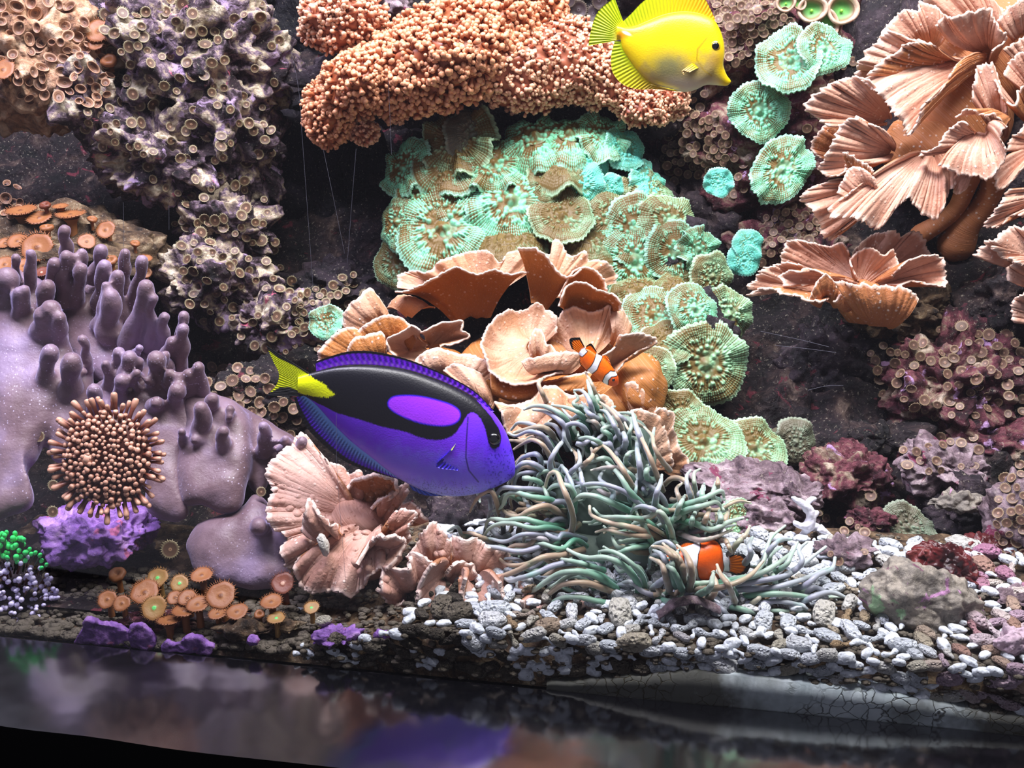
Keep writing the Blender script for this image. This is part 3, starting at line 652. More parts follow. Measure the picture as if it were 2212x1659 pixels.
# left leaves
cf((470, 600), [(200, 650), (180, 560), (215, 480), (280, 420), (350, 365), (400, 420), (450, 490), (480, 540), (530, 560)], .84, .83, ruf=.005)
cf((600, 540), [(450, 490), (480, 450), (550, 400), (650, 430), (770, 490)], .84, .85, ruf=.004)
cf((420, 800), [(20, 860), (30, 760), (90, 690), (150, 640), (230, 610), (290, 640)], .81, .80, bulge=.014, ruf=.003, face='under', wide=.2)
cf((560, 740), [(240, 680), (310, 600), (400, 548), (480, 530), (560, 558), (620, 620), (650, 680)], .815, .795, bulge=.010, ruf=.003, face='under')
cf((430, 800), [(205, 770), (240, 695), (330, 665), (430, 655), (450, 700)], .805, .785, face='under', ruf=.004)
cf((720, 740), [(700, 870), (600, 840), (510, 800), (465, 740), (480, 680), (560, 640), (620, 600), (680, 640)], .805, .775, bulge=-.008, ruf=.004)
cf((730, 750), [(680, 640), (760, 600), (850, 585), (935, 580), (945, 640), (985, 690), (900, 715), (800, 740)], .81, .785, bulge=-.006, ruf=.005)
cf((900, 880), [(640, 830), (700, 770), (790, 745), (900, 780), (1020, 800), (1120, 830), (1150, 900)], .79, .775, bulge=.012, ruf=.003, wide=.3)
# big open bowl
cf((1390, 740), [(1560, 640, .81), (1540, 570, .815), (1490, 500, .82), (1420, 465, .82), (1350, 500, .82), (1280, 495, .815), (1190, 520, .805), (1120, 590, .79), (1075, 680, .775), (1065, 760, .765), (1100, 840, .755), (1150, 920, .748), (1260, 970, .742), (1380, 975, .742), (1500, 925, .748), (1640, 885, .757)], .79, .78, bulge=-.010, ruf=.004, wl=.02, nv=40)
cf((1450, 790), [(1370, 740), (1400, 640), (1440, 640), (1500, 720), (1550, 780)], .782, .765, ruf=.006, wl=.012)
cf((1480, 850), [(1320, 830), (1420, 790), (1540, 780), (1600, 765), (1700, 770), (1720, 830)], .775, .752, ruf=.003)
cf((1740, 800), [(1480, 740), (1500, 630), (1570, 540), (1650, 478), (1750, 510), (1830, 500), (1885, 465), (1900, 540), (1965, 600)], .79, .815, bulge=-.01, ruf=.004)
cf((1900, 720), [(1880, 520), (1940, 470), (2000, 560), (2025, 620), (1960, 640)], .815, .82, ruf=.004)
cf((1880, 870), [(1840, 790), (1920, 740), (1960, 660), (2100, 650), (2195, 705), (2080, 760), (2000, 820), (1940, 890)], .785, .765, bulge=.004, ruf=.003)
# lower column and lobes
cf((1400, 1060), [(1120, 900), (1300, 960), (1480, 960), (1640, 920), (1800, 900), (1940, 960)], .77, .765, bulge=.016, ruf=.002, face='under', wide=.6)
cf((1100, 1150), [(820, 890), (880, 850), (960, 870), (1040, 900), (1090, 950), (1140, 1080)], .755, .765, bulge=.010, ruf=.006)
cf((1500, 1250), [(1150, 1090), (1260, 1110), (1380, 1080), (1460, 1000), (1540, 990), (1610, 1040), (1700, 1060)], .745, .745, bulge=.022, ruf=.004, wide=.5)
cf((1380, 1200), [(1180, 1130), (1230, 1280), (1320, 1340), (1440, 1290), (1520, 1200)], .745, .715, bulge=.006, ruf=.003, face='top')
cf((1740, 1240), [(1620, 1060), (1740, 1040), (1850, 1040), (1915, 1110), (1880, 1200)], .75, .735, bulge=.010, ruf=.004)
cf((2110, 1250), [(2000, 1080), (1975, 990), (2040, 960), (2130, 1040), (2190, 1130), (2200, 1260)], .775, .765, bulge=.008, ruf=.006)
cf((2080, 1420), [(1960, 1200), (2060, 1130), (2190, 1180), (2260, 1330), (2290, 1500), (2180, 1520)], .765, .745, bulge=.010, ruf=.006)
cf((2200, 1420), [(2120, 1220), (2220, 1120), (2300, 1170), (2310, 1320), (2400, 1480), (2330, 1560)], .77, .75, bulge=.010, ruf=.005)

# ---- right cabbage coral
ZR = (1600, 0, 2.9625)
def zr(pts): return [tuple(q)+tuple(p[2:]) for q, p in zip(zz(ZR, [p[:2] for p in pts]), pts)]
root = thing('cabbage_leather_coral', at(2010, 440, .93), 'large pink cabbage leather coral filling the upper right corner', 'coral')
def rf(base, rim, Yb, Yr, **k):
    rf.i += 1; return frond(root, zr([base])[0], zr(rim), Yb, Yr, k.pop('mat', M_leaP), seed=50+rf.i, **dict(dict(rib=.0016, jag=.045), **k))
rf.i = 0
coral_body(root, 'stem', [(2060, 260, 110, 120, .97, .04), (2130, 120, 110, 130, .98, .04), (1980, 320, 80, 60, .95, .03)], M_leaP)
for pts, r in (([(1480, 1080), (1440, 1200), (1380, 1330), (1280, 1420), (1150, 1500)], [.011, .009, .008, .0085, .010]), ([(1640, 1080), (1610, 1200), (1540, 1330), (1440, 1440), (1380, 1560)], [.014, .011, .011, .014, .018])):
    V, F, s = tube(crom(at_arr(zz(ZR, pts), np.linspace(.93, .96, len(pts))), 24), np.interp(np.linspace(0, 1, 24), np.linspace(0, 1, 5), r), 16); part('stem', V, F, M_leaP, root, np.stack([s*.3, s*.5, np.ones(len(s))], 1))
rf((1200, 300), [(880, 260), (900, 200), (970, 130), (1040, 60), (1130, 70), (1150, 20), (1250, 40), (1330, 150)], .96, .935, ruf=.006)
rf((1640, 300), [(1140, 80), (1170, 0), (1250, -60), (1420, -70), (1560, -40), (1680, 60)], .965, .945, ruf=.006)
rf((1620, 330), [(1250, 160), (1330, 90), (1440, 70), (1550, 60), (1620, 130), (1680, 200), (1690, 270), (1600, 340)], .955, .905, bulge=.01, ruf=.007)
rf((1820, 250), [(1640, 130), (1720, 40), (1820, -40), (1960, -60), (2000, 180)], .96, .93, ruf=.007)
rf((1900, 420), [(1680, 300), (1760, 250), (1850, 230), (1950, 300)], .95, .925, ruf=.006)
rf((1370, 380), [(720, 500, .91), (760, 410), (800, 320), (870, 270), (960, 200), (1050, 230), (1110, 250), (1220, 290)], .95, .905, bulge=.012, ruf=.005, wide=.1)
rf((1430, 380), [(810, 470), (900, 390), (980, 350), (1040, 290), (1120, 260), (1240, 300)], .94, .885, bulge=.010, ruf=.004, face='under', wide=.12)
rf((1560, 400), [(770, 520, .885), (870, 590, .875), (960, 690, .87), (1040, 800, .87), (1080, 870, .87), (1140, 770, .87), (1170, 690, .87), (1290, 570, .88), (1380, 420, .895)], .94, .875, bulge=.010, ruf=.006, wl=.018)
rf((930, 770), [(860, 560), (780, 500), (660, 500), (540, 560), (415, 680), (480, 750), (560, 800), (660, 800)], .915, .885, bulge=.006, ruf=.005)
rf((960, 980), [(900, 820), (820, 790), (740, 745), (650, 790), (590, 900), (530, 1010), (495, 1080), (550, 1130), (640, 1110), (700, 1030), (800, 1050)], .905, .87, bulge=.008, ruf=.004)
rf((720, 1000), [(640, 770), (560, 790), (480, 870), (455, 950), (500, 1010)], .92, .90, bulge=.006, ruf=.004, face='under')
rf((870, 1130), [(660, 960), (690, 960), (760, 1010), (860, 1080)], .895, .862, ruf=.003, face='under')
rf((920, 1150), [(700, 1200), (640, 1150), (540, 1170), (430, 1220), (380, 1280), (440, 1330), (500, 1430), (560, 1560), (640, 1480)], .90, .875, bulge=.008, ruf=.006)
rf((820, 1180), [(620, 1240), (680, 1110), (740, 1070), (800, 1090), (860, 1150)], .885, .86, ruf=.004)
rf((1180, 1000), [(780, 1180, .865), (680, 1260, .86), (550, 1340, .855), (620, 1400, .85), (720, 1390, .85), (830, 1450, .85), (900, 1450, .85), (1000, 1320, .855), (1080, 1270, .86), (1110, 1330, .86), (1190, 1390, .86), (1260, 1395, .86), (1320, 1250, .865), (1400, 1150, .87)], .905, .86, bulge=.012, ruf=.006, wl=.02, jag=.06, wide=.22)
rf((1480, 860), [(1150, 1010), (1250, 900), (1400, 770), (1450, 800)], .895, .865, bulge=.006, ruf=.005)
rf((1560, 850), [(1260, 1060), (1400, 1110), (1500, 1130), (1590, 1150), (1650, 1090), (1700, 980), (1660, 880), (1700, 800)], .89, .855, bulge=.010, ruf=.006, jag=.06)
rf((1480, 1060), [(1350, 1150), (1380, 1240), (1440, 1210), (1470, 1130)], .885, .87, ruf=.003)
rf((1680, 860), [(1480, 640), (1490, 520), (1530, 420), (1610, 410), (1660, 540), (1700, 680)], .925, .895, bulge=.012, ruf=.006)
rf((1830, 760), [(1640, 520), (1680, 640), (1750, 650), (1800, 560), (1900, 400)], .92, .885, bulge=.006, ruf=.006, face='under')
rf((1900, 620), [(1680, 480), (1740, 380), (1820, 330), (1960, 420)], .92, .90, bulge=.006, ruf=.006)
rf((1700, 760), [(1370, 730), (1450, 700), (1560, 730), (1690, 800), (1640, 830)], .90, .87, bulge=.004, ruf=.005)
rf((1900, 950), [(1620, 1050), (1640, 1200), (1700, 1200), (1800, 1090), (1960, 1050)], .90, .865, bulge=.006, ruf=.006)
rf((2000, 850), [(1680, 960), (1740, 880), (1830, 800), (1980, 760)], .91, .88, bulge=.006, ruf=.006)
rf((1980, 1250), [(1720, 1210), (1640, 1330), (1565, 1440), (1650, 1450), (1730, 1380), (1860, 1400)], .89, .855, bulge=.008, ruf=.006, jag=.07)
root = thing('cabbage_leather_coral', at(2240, 680, .85), 'frilly pink leather coral cut off by the right edge', 'coral')
rf((2080, 1720), [(1490, 1610), (1560, 1570), (1640, 1500), (1760, 1460), (1900, 1480), (2050, 1560)], .88, .83, bulge=.012, ruf=.007, jag=.07, name='frond')
rf((2080, 1850), [(1700, 1790), (1720, 1700), (1830, 1650), (2000, 1690)], .87, .825, bulge=.008, ruf=.007)
rf((2080, 2000), [(1740, 2060), (1740, 1960), (1800, 1870), (2000, 1850)], .86, .82, bulge=.008, ruf=.007)
rf((2100, 1800), [(1600, 1590), (1700, 1620), (1760, 1680), (1850, 1700)], .86, .815, bulge=.008, ruf=.005)

# ---- middle right cabbage coral
ZM = (1300, 500, 2.962)
def zm(pts): return [tuple(q)+tuple(p[2:]) for q, p in zip(zz(ZM, [p[:2] for p in pts]), pts)]
root = thing('cabbage_leather_coral', at(1850, 680, .86), 'open pink cabbage leather coral above the dark cave at the right', 'coral')
def mf(base, rim, Yb, Yr, **k):
    mf.i += 1; return frond(root, zm([base])[0], zm(rim), Yb, Yr, M_leaP, seed=90+mf.i, **dict(dict(rib=.0014, jag=.045), **k))
mf.i = 0
coral_body(root, 'stem', [(1860, 650, 50, 50, .87, .03)], M_leaP)
mf((1700, 330), [(1590, 170), (1640, 90), (1730, 20), (1850, -10), (1920, 20), (2000, 0), (2080, 70), (2110, 150), (2000, 220)], .875, .895, bulge=-.008, ruf=.006)
mf((1640, 330), [(1200, 260), (1150, 190), (1160, 90), (1230, 55), (1340, 70), (1460, 100), (1540, 80), (1590, 170), (1620, 250)], .87, .875, bulge=-.006, ruf=.005)
mf((1650, 340), [(1630, 300), (1590, 190), (1650, 130), (1720, 105), (1800, 150), (1870, 120), (1900, 200), (1850, 290)], .865, .86, bulge=-.004, ruf=.005)
mf((1720, 360), [(1860, 290), (1950, 190), (2080, 150), (2180, 170), (2200, 260), (2190, 340), (2020, 320), (1900, 350)], .865, .845, bulge=-.006, ruf=.005)
mf((1620, 330), [(1280, 360), (1160, 330), (1150, 280), (1250, 240), (1380, 260), (1450, 290)], .86, .835, bulge=-.004, ruf=.006)
mf((1560, 420), [(930, 370, .83), (970, 310, .835), (1050, 240, .845), (1160, 200, .85), (1280, 220, .85)], .86, .84, bulge=-.010, ruf=.005)
mf((1500, 460), [(950, 395), (1030, 365), (1150, 395), (1250, 420), (1350, 450), (1440, 440)], .855, .825, bulge=-.006, ruf=.004)
mf((1440, 450), [(1320, 440), (1370, 330), (1430, 268), (1490, 330), (1560, 440)], .84, .828, bulge=.004, ruf=.002, face='under', wide=.4)
mf((1780, 600), [(1480, 320), (1620, 330), (1800, 350), (1950, 360), (2030, 430)], .845, .82, bulge=.010, ruf=.004, face='under', wide=.25)
mf((1700, 470), [(1480, 440), (1560, 390), (1700, 380), (1850, 360), (1990, 400), (2000, 420)], .85, .825, bulge=.008, ruf=.004, face='under', wide=.4)

# ---- lobed leather corals in front
root = thing('leather_coral', at(740, 1280, .645), 'knobbly mauve leather coral with folded lobes in the front', 'coral')
Z7p = Z7
def ff(base, rim, Yb, Yr, **k):
    ff.i += 1; P = [tuple(q)+tuple(p[2:]) for q, p in zip(zz(Z7, [p[:2] for p in rim]), rim)]
    return frond(root, zz(Z7, [base])[0], P, Yb, Yr, M_leaF, seed=120+ff.i, ruf=k.pop('ruf', .004)*1.7, **dict(dict(rib=.0005, jag=.035, th=.004, nub=.0034, res=.0007, nv=64), **k))
ff.i = 0
coral_body(root, 'stem', [(760, 1130, 80, 60, .675, .022), (790, 1200, 80, 55, .655, .02)], M_leaF, 0)
ff((640, 1200), [(480, 880, .69), (400, 790, .695), (330, 700, .70), (260, 780, .695), (170, 850, .685), (105, 960, .675), (150, 1060, .668), (105, 1190, .66), (150, 1300, .652), (240, 1360, .65)], .675, .68, bulge=.008, ruf=.004, wl=.02)
ff((700, 1150), [(480, 880), (560, 900), (640, 960), (700, 930), (720, 1010)], .685, .69, bulge=.006, ruf=.004)
ff((720, 1230), [(610, 1060, .675), (640, 1010, .67), (720, 985, .665), (850, 970, .662), (945, 1045, .662), (900, 1110), (830, 1130), (780, 1180)], .68, .665, bulge=-.010, ruf=.004, face='under', wide=.35)
ff((860, 1250), [(820, 1120), (930, 1060), (1010, 1020), (1000, 1090), (930, 1140), (920, 1250)], .68, .67, bulge=.006, ruf=.003)
ff((660, 1300), [(240, 1360, .645), (200, 1450, .638), (235, 1560, .632), (320, 1500, .635), (360, 1420, .64), (500, 1420, .645)], .655, .64, bulge=.008, ruf=.005)
ff((560, 1310), [(330, 1340), (350, 1230), (370, 1140), (440, 1190), (520, 1260), (560, 1290)], .652, .632, bulge=.010, ruf=.004, face='top')
ff((760, 1330), [(300, 1560, .632), (310, 1660, .625), (400, 1720, .62), (520, 1700, .618), (640, 1750, .612), (760, 1640, .615), (880, 1560, .62)], .65, .62, bulge=.012, ruf=.006, wide=.3)
ff((780, 1400), [(860, 1560), (960, 1480), (970, 1400), (900, 1340), (850, 1330), (760, 1420), (720, 1480)], .645, .612, bulge=.006, ruf=.007, face='top')
ff((900, 1330), [(880, 1300), (930, 1210), (1000, 1180), (1080, 1210), (1030, 1290), (1000, 1400), (950, 1430)], .65, .635, bulge=.008, ruf=.005)
ff((1000, 1250), [(960, 1180), (1050, 1150), (1140, 1250), (1050, 1260)], .66, .65, bulge=.004, ruf=.003)
root_front = root
root = thing('leather_coral', at(960, 1320, .61), 'smaller peach leather coral lobes beside the anemone', 'coral')
coral_body(root, 'stem', [(960, 1240, 90, 50, .635, .018), (1040, 1250, 70, 45, .635, .015)], M_leaF, 0)
ff((1180, 1560), [(1000, 1480), (1060, 1420), (1130, 1300), (1180, 1280), (1260, 1350), (1300, 1450)], .64, .63, bulge=.008, ruf=.006)
ff((1000, 1700), [(1180, 1540), (1080, 1480), (960, 1560), (850, 1600), (820, 1700), (900, 1790), (980, 1760)], .63, .607, bulge=.010, ruf=.005)
ff((1250, 1680), [(1180, 1540), (1120, 1600), (1080, 1700), (1070, 1790), (1150, 1860), (1290, 1870), (1350, 1760), (1370, 1640)], .635, .598, bulge=.014, ruf=.005, wide=.2)
ff((1330, 1600), [(1270, 1560), (1330, 1500), (1400, 1540), (1450, 1610), (1400, 1640)], .635, .618, bulge=.006, ruf=.005)
ff((1420, 1600), [(1300, 1450), (1280, 1380), (1380, 1350), (1500, 1400), (1640, 1480), (1660, 1560), (1560, 1620)], .65, .63, bulge=.012, ruf=.005)
ff((1450, 1680), [(1340, 1700), (1370, 1800), (1470, 1870), (1560, 1850), (1620, 1760), (1600, 1640)], .635, .595, bulge=.012, ruf=.004, wide=.25)
ff((1640, 1720), [(1560, 1640), (1570, 1740), (1630, 1800), (1720, 1790), (1780, 1700)], .63, .60, bulge=.008, ruf=.004, wide=.3)
ff((1950, 1780), [(1740, 1800), (1760, 1860), (1860, 1900), (2000, 1890), (2100, 1840), (2250, 1820)], .615, .588, bulge=.006, ruf=.004, wide=.4)
# ================================================================== finger leather coral
t = NT('finger_leather'); co = t.coord(); b = t.noise(18, 4, .55, co)
c = t.ramp(b, [(.35, '#644d52'), (.5, '#79626c'), (.65, '#8f7b96')])
lw = t.n('ShaderNodeLayerWeight', {'Blend': .42}).outputs['Facing']
dv = t.vor(330, co); dots = t.ramp(dv, [(.10, .7), (.22, 0.)]); dm = t.ramp(t.noise(26, 2, .5, co), [(.42, 0.), (.62, 1.)]); c = t.mix(t.math('MULTIPLY', dots, dm), c, '#d9ccec')
M_fing = t.fin(c, .5, t.bump(t.math('ADD', t.noise(420, 3, .6, co), t.math('MULTIPLY', t.noise(60, 3, .5, co), 1.5)), .35, .0012), .45, Sheen_Weight=.6, Sheen_Roughness=.4)
M_fing.node_tree.nodes['Principled BSDF'].inputs['Sheen Tint'].default_value = (.70, .62, 1, 1)
def YF(px, py): return float(np.interp(py, [450, 600, 800, 1000, 1150, 1280], [.845, .815, .762, .715, .678, .65]))
def remesh(V, F, vox=.0016, it=3):
    me = new_mesh('tmp', V, F); o = bpy.data.objects.new('tmp', me); COL.objects.link(o)
    m = o.modifiers.new('r', 'REMESH'); m.mode = 'VOXEL'; m.voxel_size = vox; m.adaptivity = 0
    m = o.modifiers.new('s', 'SMOOTH'); m.factor = .5; m.iterations = it
    dg = bpy.context.evaluated_depsgraph_get(); e = o.evaluated_get(dg).to_mesh()
    n = len(e.vertices); v = np.empty(n*3, np.float32); e.vertices.foreach_get('co', v); v = v.reshape(-1, 3)
    nr = np.empty(n*3, np.float32); e.vertices.foreach_get('normal', nr); nr = nr.reshape(-1, 3)
    lt = np.empty(len(e.polygons), np.int32); e.polygons.foreach_get('loop_total', lt); li = np.empty(len(e.loops), np.int32); e.loops.foreach_get('vertex_index', li)
    st = np.concatenate([[0], np.cumsum(lt)[:-1]]); q = lt == 4; F4 = li[st[q][:, None]+np.arange(4)]
    o.evaluated_get(dg).to_mesh_clear(); bpy.data.objects.remove(o); bpy.data.meshes.remove(me)
    return v.astype(float), F4, nr
def split_part(name, V, F, N, sel, mat, parent):
    f = F[sel]
    if not len(f): return None
    u, inv = np.unique(f, return_inverse=True); f2 = inv.reshape(-1, 4)
    me = new_mesh(name, V[u]-origin(parent), f2, mat); me.normals_split_custom_set_from_vertices(N[u].tolist())
    o = bpy.data.objects.new(name, me); COL.objects.link(o); o.parent = parent; return o
Z5 = (0, 440, 2.962)
# each lobe: blobs in photo pixels (x, y, rx, ry, depth radius m, dY), fingers in zoom coords (tip, base, r)
LOBES = [
 dict(polys=[([(-30, 620), (60, 585), (120, 640), (155, 720), (160, 800), (130, 900), (90, 960), (80, 1000), (52, 1012), (55, 1040), (76, 1075), (60, 1105), (20, 1113), (-30, 1100)], 0.022, 0), ([(100, 790), (190, 780), (200, 890), (160, 940), (142, 1008), (118, 1003), (98, 950), (92, 880)], 0.018, 0.004)],
      f=[((185, 300), (200, 590), 32), ((105, 330), (115, 560), 25), ((55, 440), (40, 680), 62), ((160, 530), (150, 760), 34), ((95, 565), (100, 740), 30), ((120, 545), (110, 790), 33), ((350, 360), (310, 600), 37), ((315, 500), (290, 700), 48), ((330, 640), (320, 860), 62), ((280, 680), (270, 880), 50), ((385, 700), (370, 900), 44), ((320, 920), (300, 1180), 47), ((465, 975), (440, 1230), 56), ((520, 850), (560, 1060), 28), ((560, 1080), (430, 1050), 28)]),
 dict(polys=[([(125, 620), (180, 590), (260, 650), (330, 715), (395, 780), (405, 830), (300, 850), (200, 825), (150, 760)], 0.018, 0.012)],
      f=[((425, 150), (430, 380), 34), ((430, 310), (415, 620), 40), ((520, 300), (500, 560), 28), ((515, 395), (485, 620), 36), ((490, 330), (470, 560), 26), ((640, 275), (600, 480), 36), ((660, 375), (640, 640), 40), ((800, 295), (800, 560), 33), ((755, 435), (765, 700), 40), ((910, 345), (850, 640), 33), ((930, 505), (820, 900), 45), ((675, 505), (620, 780), 30), ((705, 560), (700, 820), 56), ((990, 585), (950, 920), 30), ((1065, 705), (1030, 920), 34), ((1180, 700), (1120, 960), 30), ((1185, 780), (1150, 1040), 36), ((1110, 865), (1020, 1020), 35), ((890, 910), (860, 980), 24)]),
 dict(polys=[([(165, 850), (260, 800), (330, 790), (420, 820), (440, 900), (410, 980), (400, 1080), (412, 1112), (380, 1136), (330, 1122), (308, 1075), (318, 960), (280, 905), (185, 890)], 0.02, 0.0)],
      f=[((680, 1005), (685, 1190), 30), ((770, 930), (730, 1120), 38), ((840, 960), (770, 1220), 44), ((885, 995), (890, 1140), 30), ((1010, 965), (990, 1200), 52), ((1065, 950), (1080, 1090), 33), ((1095, 1065), (1090, 1220), 38), ((1155, 1095), (1150, 1230), 36), ((1225, 1070), (1210, 1250), 36), ((1280, 1025), (1300, 1250), 34), ((610, 1165), (620, 1330), 42), ((790, 1105), (760, 1290), 42), ((930, 1110), (960, 1220), 26), ((1130, 1165), (1110, 1330), 48), ((995, 1245), (1010, 1320), 46), ((880, 1065), (870, 1250), 26)]),
 dict(polys=[([(395, 840), (460, 850), (520, 880), (548, 960), (535, 1050), (527, 1090), (500, 1114), (440, 1097), (386, 1090), (378, 1020), (388, 930)], 0.019, -0.006), ([(450, 850), (560, 895), (610, 925), (645, 965), (605, 1000), (575, 1060), (560, 1085), (528, 1030), (500, 940)], 0.015, 0.01)],
      f=[((1290, 1275), (1290, 1560), 52), ((1370, 1225), (1350, 1350), 40), ((1475, 1300), (1480, 1380), 28), ((1475, 1350), (1460, 1420), 22), ((1240, 1500), (1330, 1520), 42), ((1435, 1430), (1440, 1640), 42), ((1680, 1400), (1690, 1580), 38), ((1745, 1510), (1740, 1570), 16), ((1830, 1490), (1820, 1580), 30), ((1950, 1500), (1930, 1600), 42), ((1160, 1440), (1180, 1560), 26)]),
 dict(polys=[([(398, 1180), (430, 1125), (520, 1100), (545, 1060), (580, 1080), (602, 1130), (632, 1200), (625, 1260), (560, 1278), (480, 1265), (420, 1235)], 0.014, 0.0)],
      f=[((1665, 2030), (1660, 2080), 50)])]
froot = thing('finger_leather_coral', at(300, 1270, .66), 'grey-purple finger leather coral spreading over the left side', 'coral')
for li_, L in enumerate(LOBES):
    A = Acc(); segs = []
    for (poly, T, dy) in L['polys']:
        Bd = crom(np.array(poly, float), 140, True); Bd = Bd+np.stack([n1(np.arange(140)*.12, 3), n1(np.arange(140)*.12, 6)], 1)*6; cc = Bd.mean(0); fr = np.linspace(.02, 1, 14); A2 = []
        for sg, tt in ((-1, T), (1, .005)):
            for f in (fr if sg < 0 else fr[:-1][::-1]):
                q = cc+(Bd-cc)*f; A2.append(at_arr(q, np.array([YF(*p) for p in q])+dy+sg*tt*(1-f**3.5)**.5))
        V = np.concatenate(A2); nr_ = len(A2); idx = np.arange(nr_*140).reshape(nr_, 140); j = np.roll(idx, -1, 1); Fq = np.stack([idx[:-1], j[:-1], j[1:], idx[1:]], -1).reshape(-1, 4)
        m = len(V); V = np.concatenate([V, [V[:140].mean(0), V[-140:].mean(0)]]); i_ = np.arange(140); k_ = (i_+1) % 140
        A.add(V, [Fq, np.concatenate([np.stack([np.full(140, m), k_, i_], -1), np.stack([np.full(140, m+1), m-140+i_, m-140+k_], -1)])])
    V, F, C = A.get(); V, F, N = remesh(V, F, .0024, 12); V = V+N*(.0042*fbm(V*26, 2, li_)+.0016*fbm(V*70, 2, li_+3))[:, None]; A = Acc(); A.add(V, F)
    for (tip, base, r) in L['f']:
        tp, bp = zz(Z5, [tip])[0], zz(Z5, [base])[0]; r = r/2.962*1.16
        d = norm(bp-tp); tp = tp+d*r*.5
        Yb = YF(*bp)-.009; Yt = Yb-.018+(bp[1]-tp[1])*mpp(Yb)*.12*random.uniform(-.4, 1.)
        p0, p1 = at(bp[0], bp[1], Yb), at(tp[0], tp[1], Yt); rr = r*mpp(Yb)
        q = np.linspace(0, 1, 12); ln = np.linalg.norm(p1-p0)
        P = p0+(p1-p0)*q[:, None]; wob = np.stack([n1(q*2+tip[0]*.13, 2), n1(q*2+tip[1]*.17, 4)*.4, 0*q], 1)*.008*(q*(1.2-q))[:, None]*2; P = P+wob
        R = rr*(1.0+.36*(1-q)**3+.10*np.sin(q*9+tip[0])-.10*q); R[-3:] *= [1.02, 1.06, 1.0]
        Pb = np.concatenate([[p0-(p1-p0)*.10+np.array([0, .006, 0])], P]); Rb = np.concatenate([[R[0]*.6], R])
        V, F, s_ = tube(Pb, Rb, 16); n = len(V); V = np.concatenate([V, [Pb[0]]]); cap = np.array([[n, (i+1) % 16, i] for i in range(16)])
        A.add(V, [F, cap]); segs.append((P[4:], rr))
    V, F, C = A.get(); V, F4, N = remesh(V, F)
    cent = V[F4].mean(1); own = np.full(len(F4), -1); bestd = np.full(len(F4), 1e9)
    for i, (P, rr) in enumerate(segs):
        d = np.full(len(cent), 1e9)
        for a, b in zip(P[:-1], P[1:]):
            e = b-a; w = cent-a; tt = np.clip((w@e)/(e@e), 0, 1); d = np.minimum(d, np.linalg.norm(w-tt[:, None]*e, axis=1))
        d = d/rr; m = (d < 1.22) & (d < bestd); own[m] = i; bestd[m] = d[m]
    lobe = split_part('lobe', V, F4, N, own < 0, M_fing, froot)
    for i in range(len(segs)): split_part('finger', V, F4, N, own == i, M_fing, lobe)
# ================================================================== mushroom corals
def mush_mat(name, green, brown, rim):
    t = NT(name); ch = t.sep(t.attr().outputs['Color']); r, hgt, g = ch[0], ch[1], ch[2]; co = t.coord()
    f = t.math('MULTIPLY', hgt, t.math('ADD', .25, t.math('MULTIPLY', g, .85)))
    f = t.math('ADD', f, t.math('MULTIPLY', t.math('SUBTRACT', t.noise(28, 3, .5, co), .5), 1.6))
    f = t.math('ADD', f, t.math('MULTIPLY', g, .12))
    c = t.mix(t.ramp(f, [(.25, 0.), (.75, 1.)]), brown, green)
    c = t.mix(t.ramp(r, [(.90, 0.), (.97, .75)]), c, rim)
    return t.fin(c, .5, t.bump(t.noise(500, 3, .6, co), .3, .0008), .4)
M_mushA = mush_mat('mint_mushroom', '#84d8ae', '#6e562a', '#a6e4c8')
M_mushB = mush_mat('olive_mushroom', '#92c498', '#6c582c', '#b0dab4')
M_mushC = mush_mat('turquoise_mushroom', '#72e0cc', '#6f9c78', '#a8f0e0')
M_mushD = mush_mat('dull_mushroom', '#74866f', '#5f5a48', '#8d9a86')
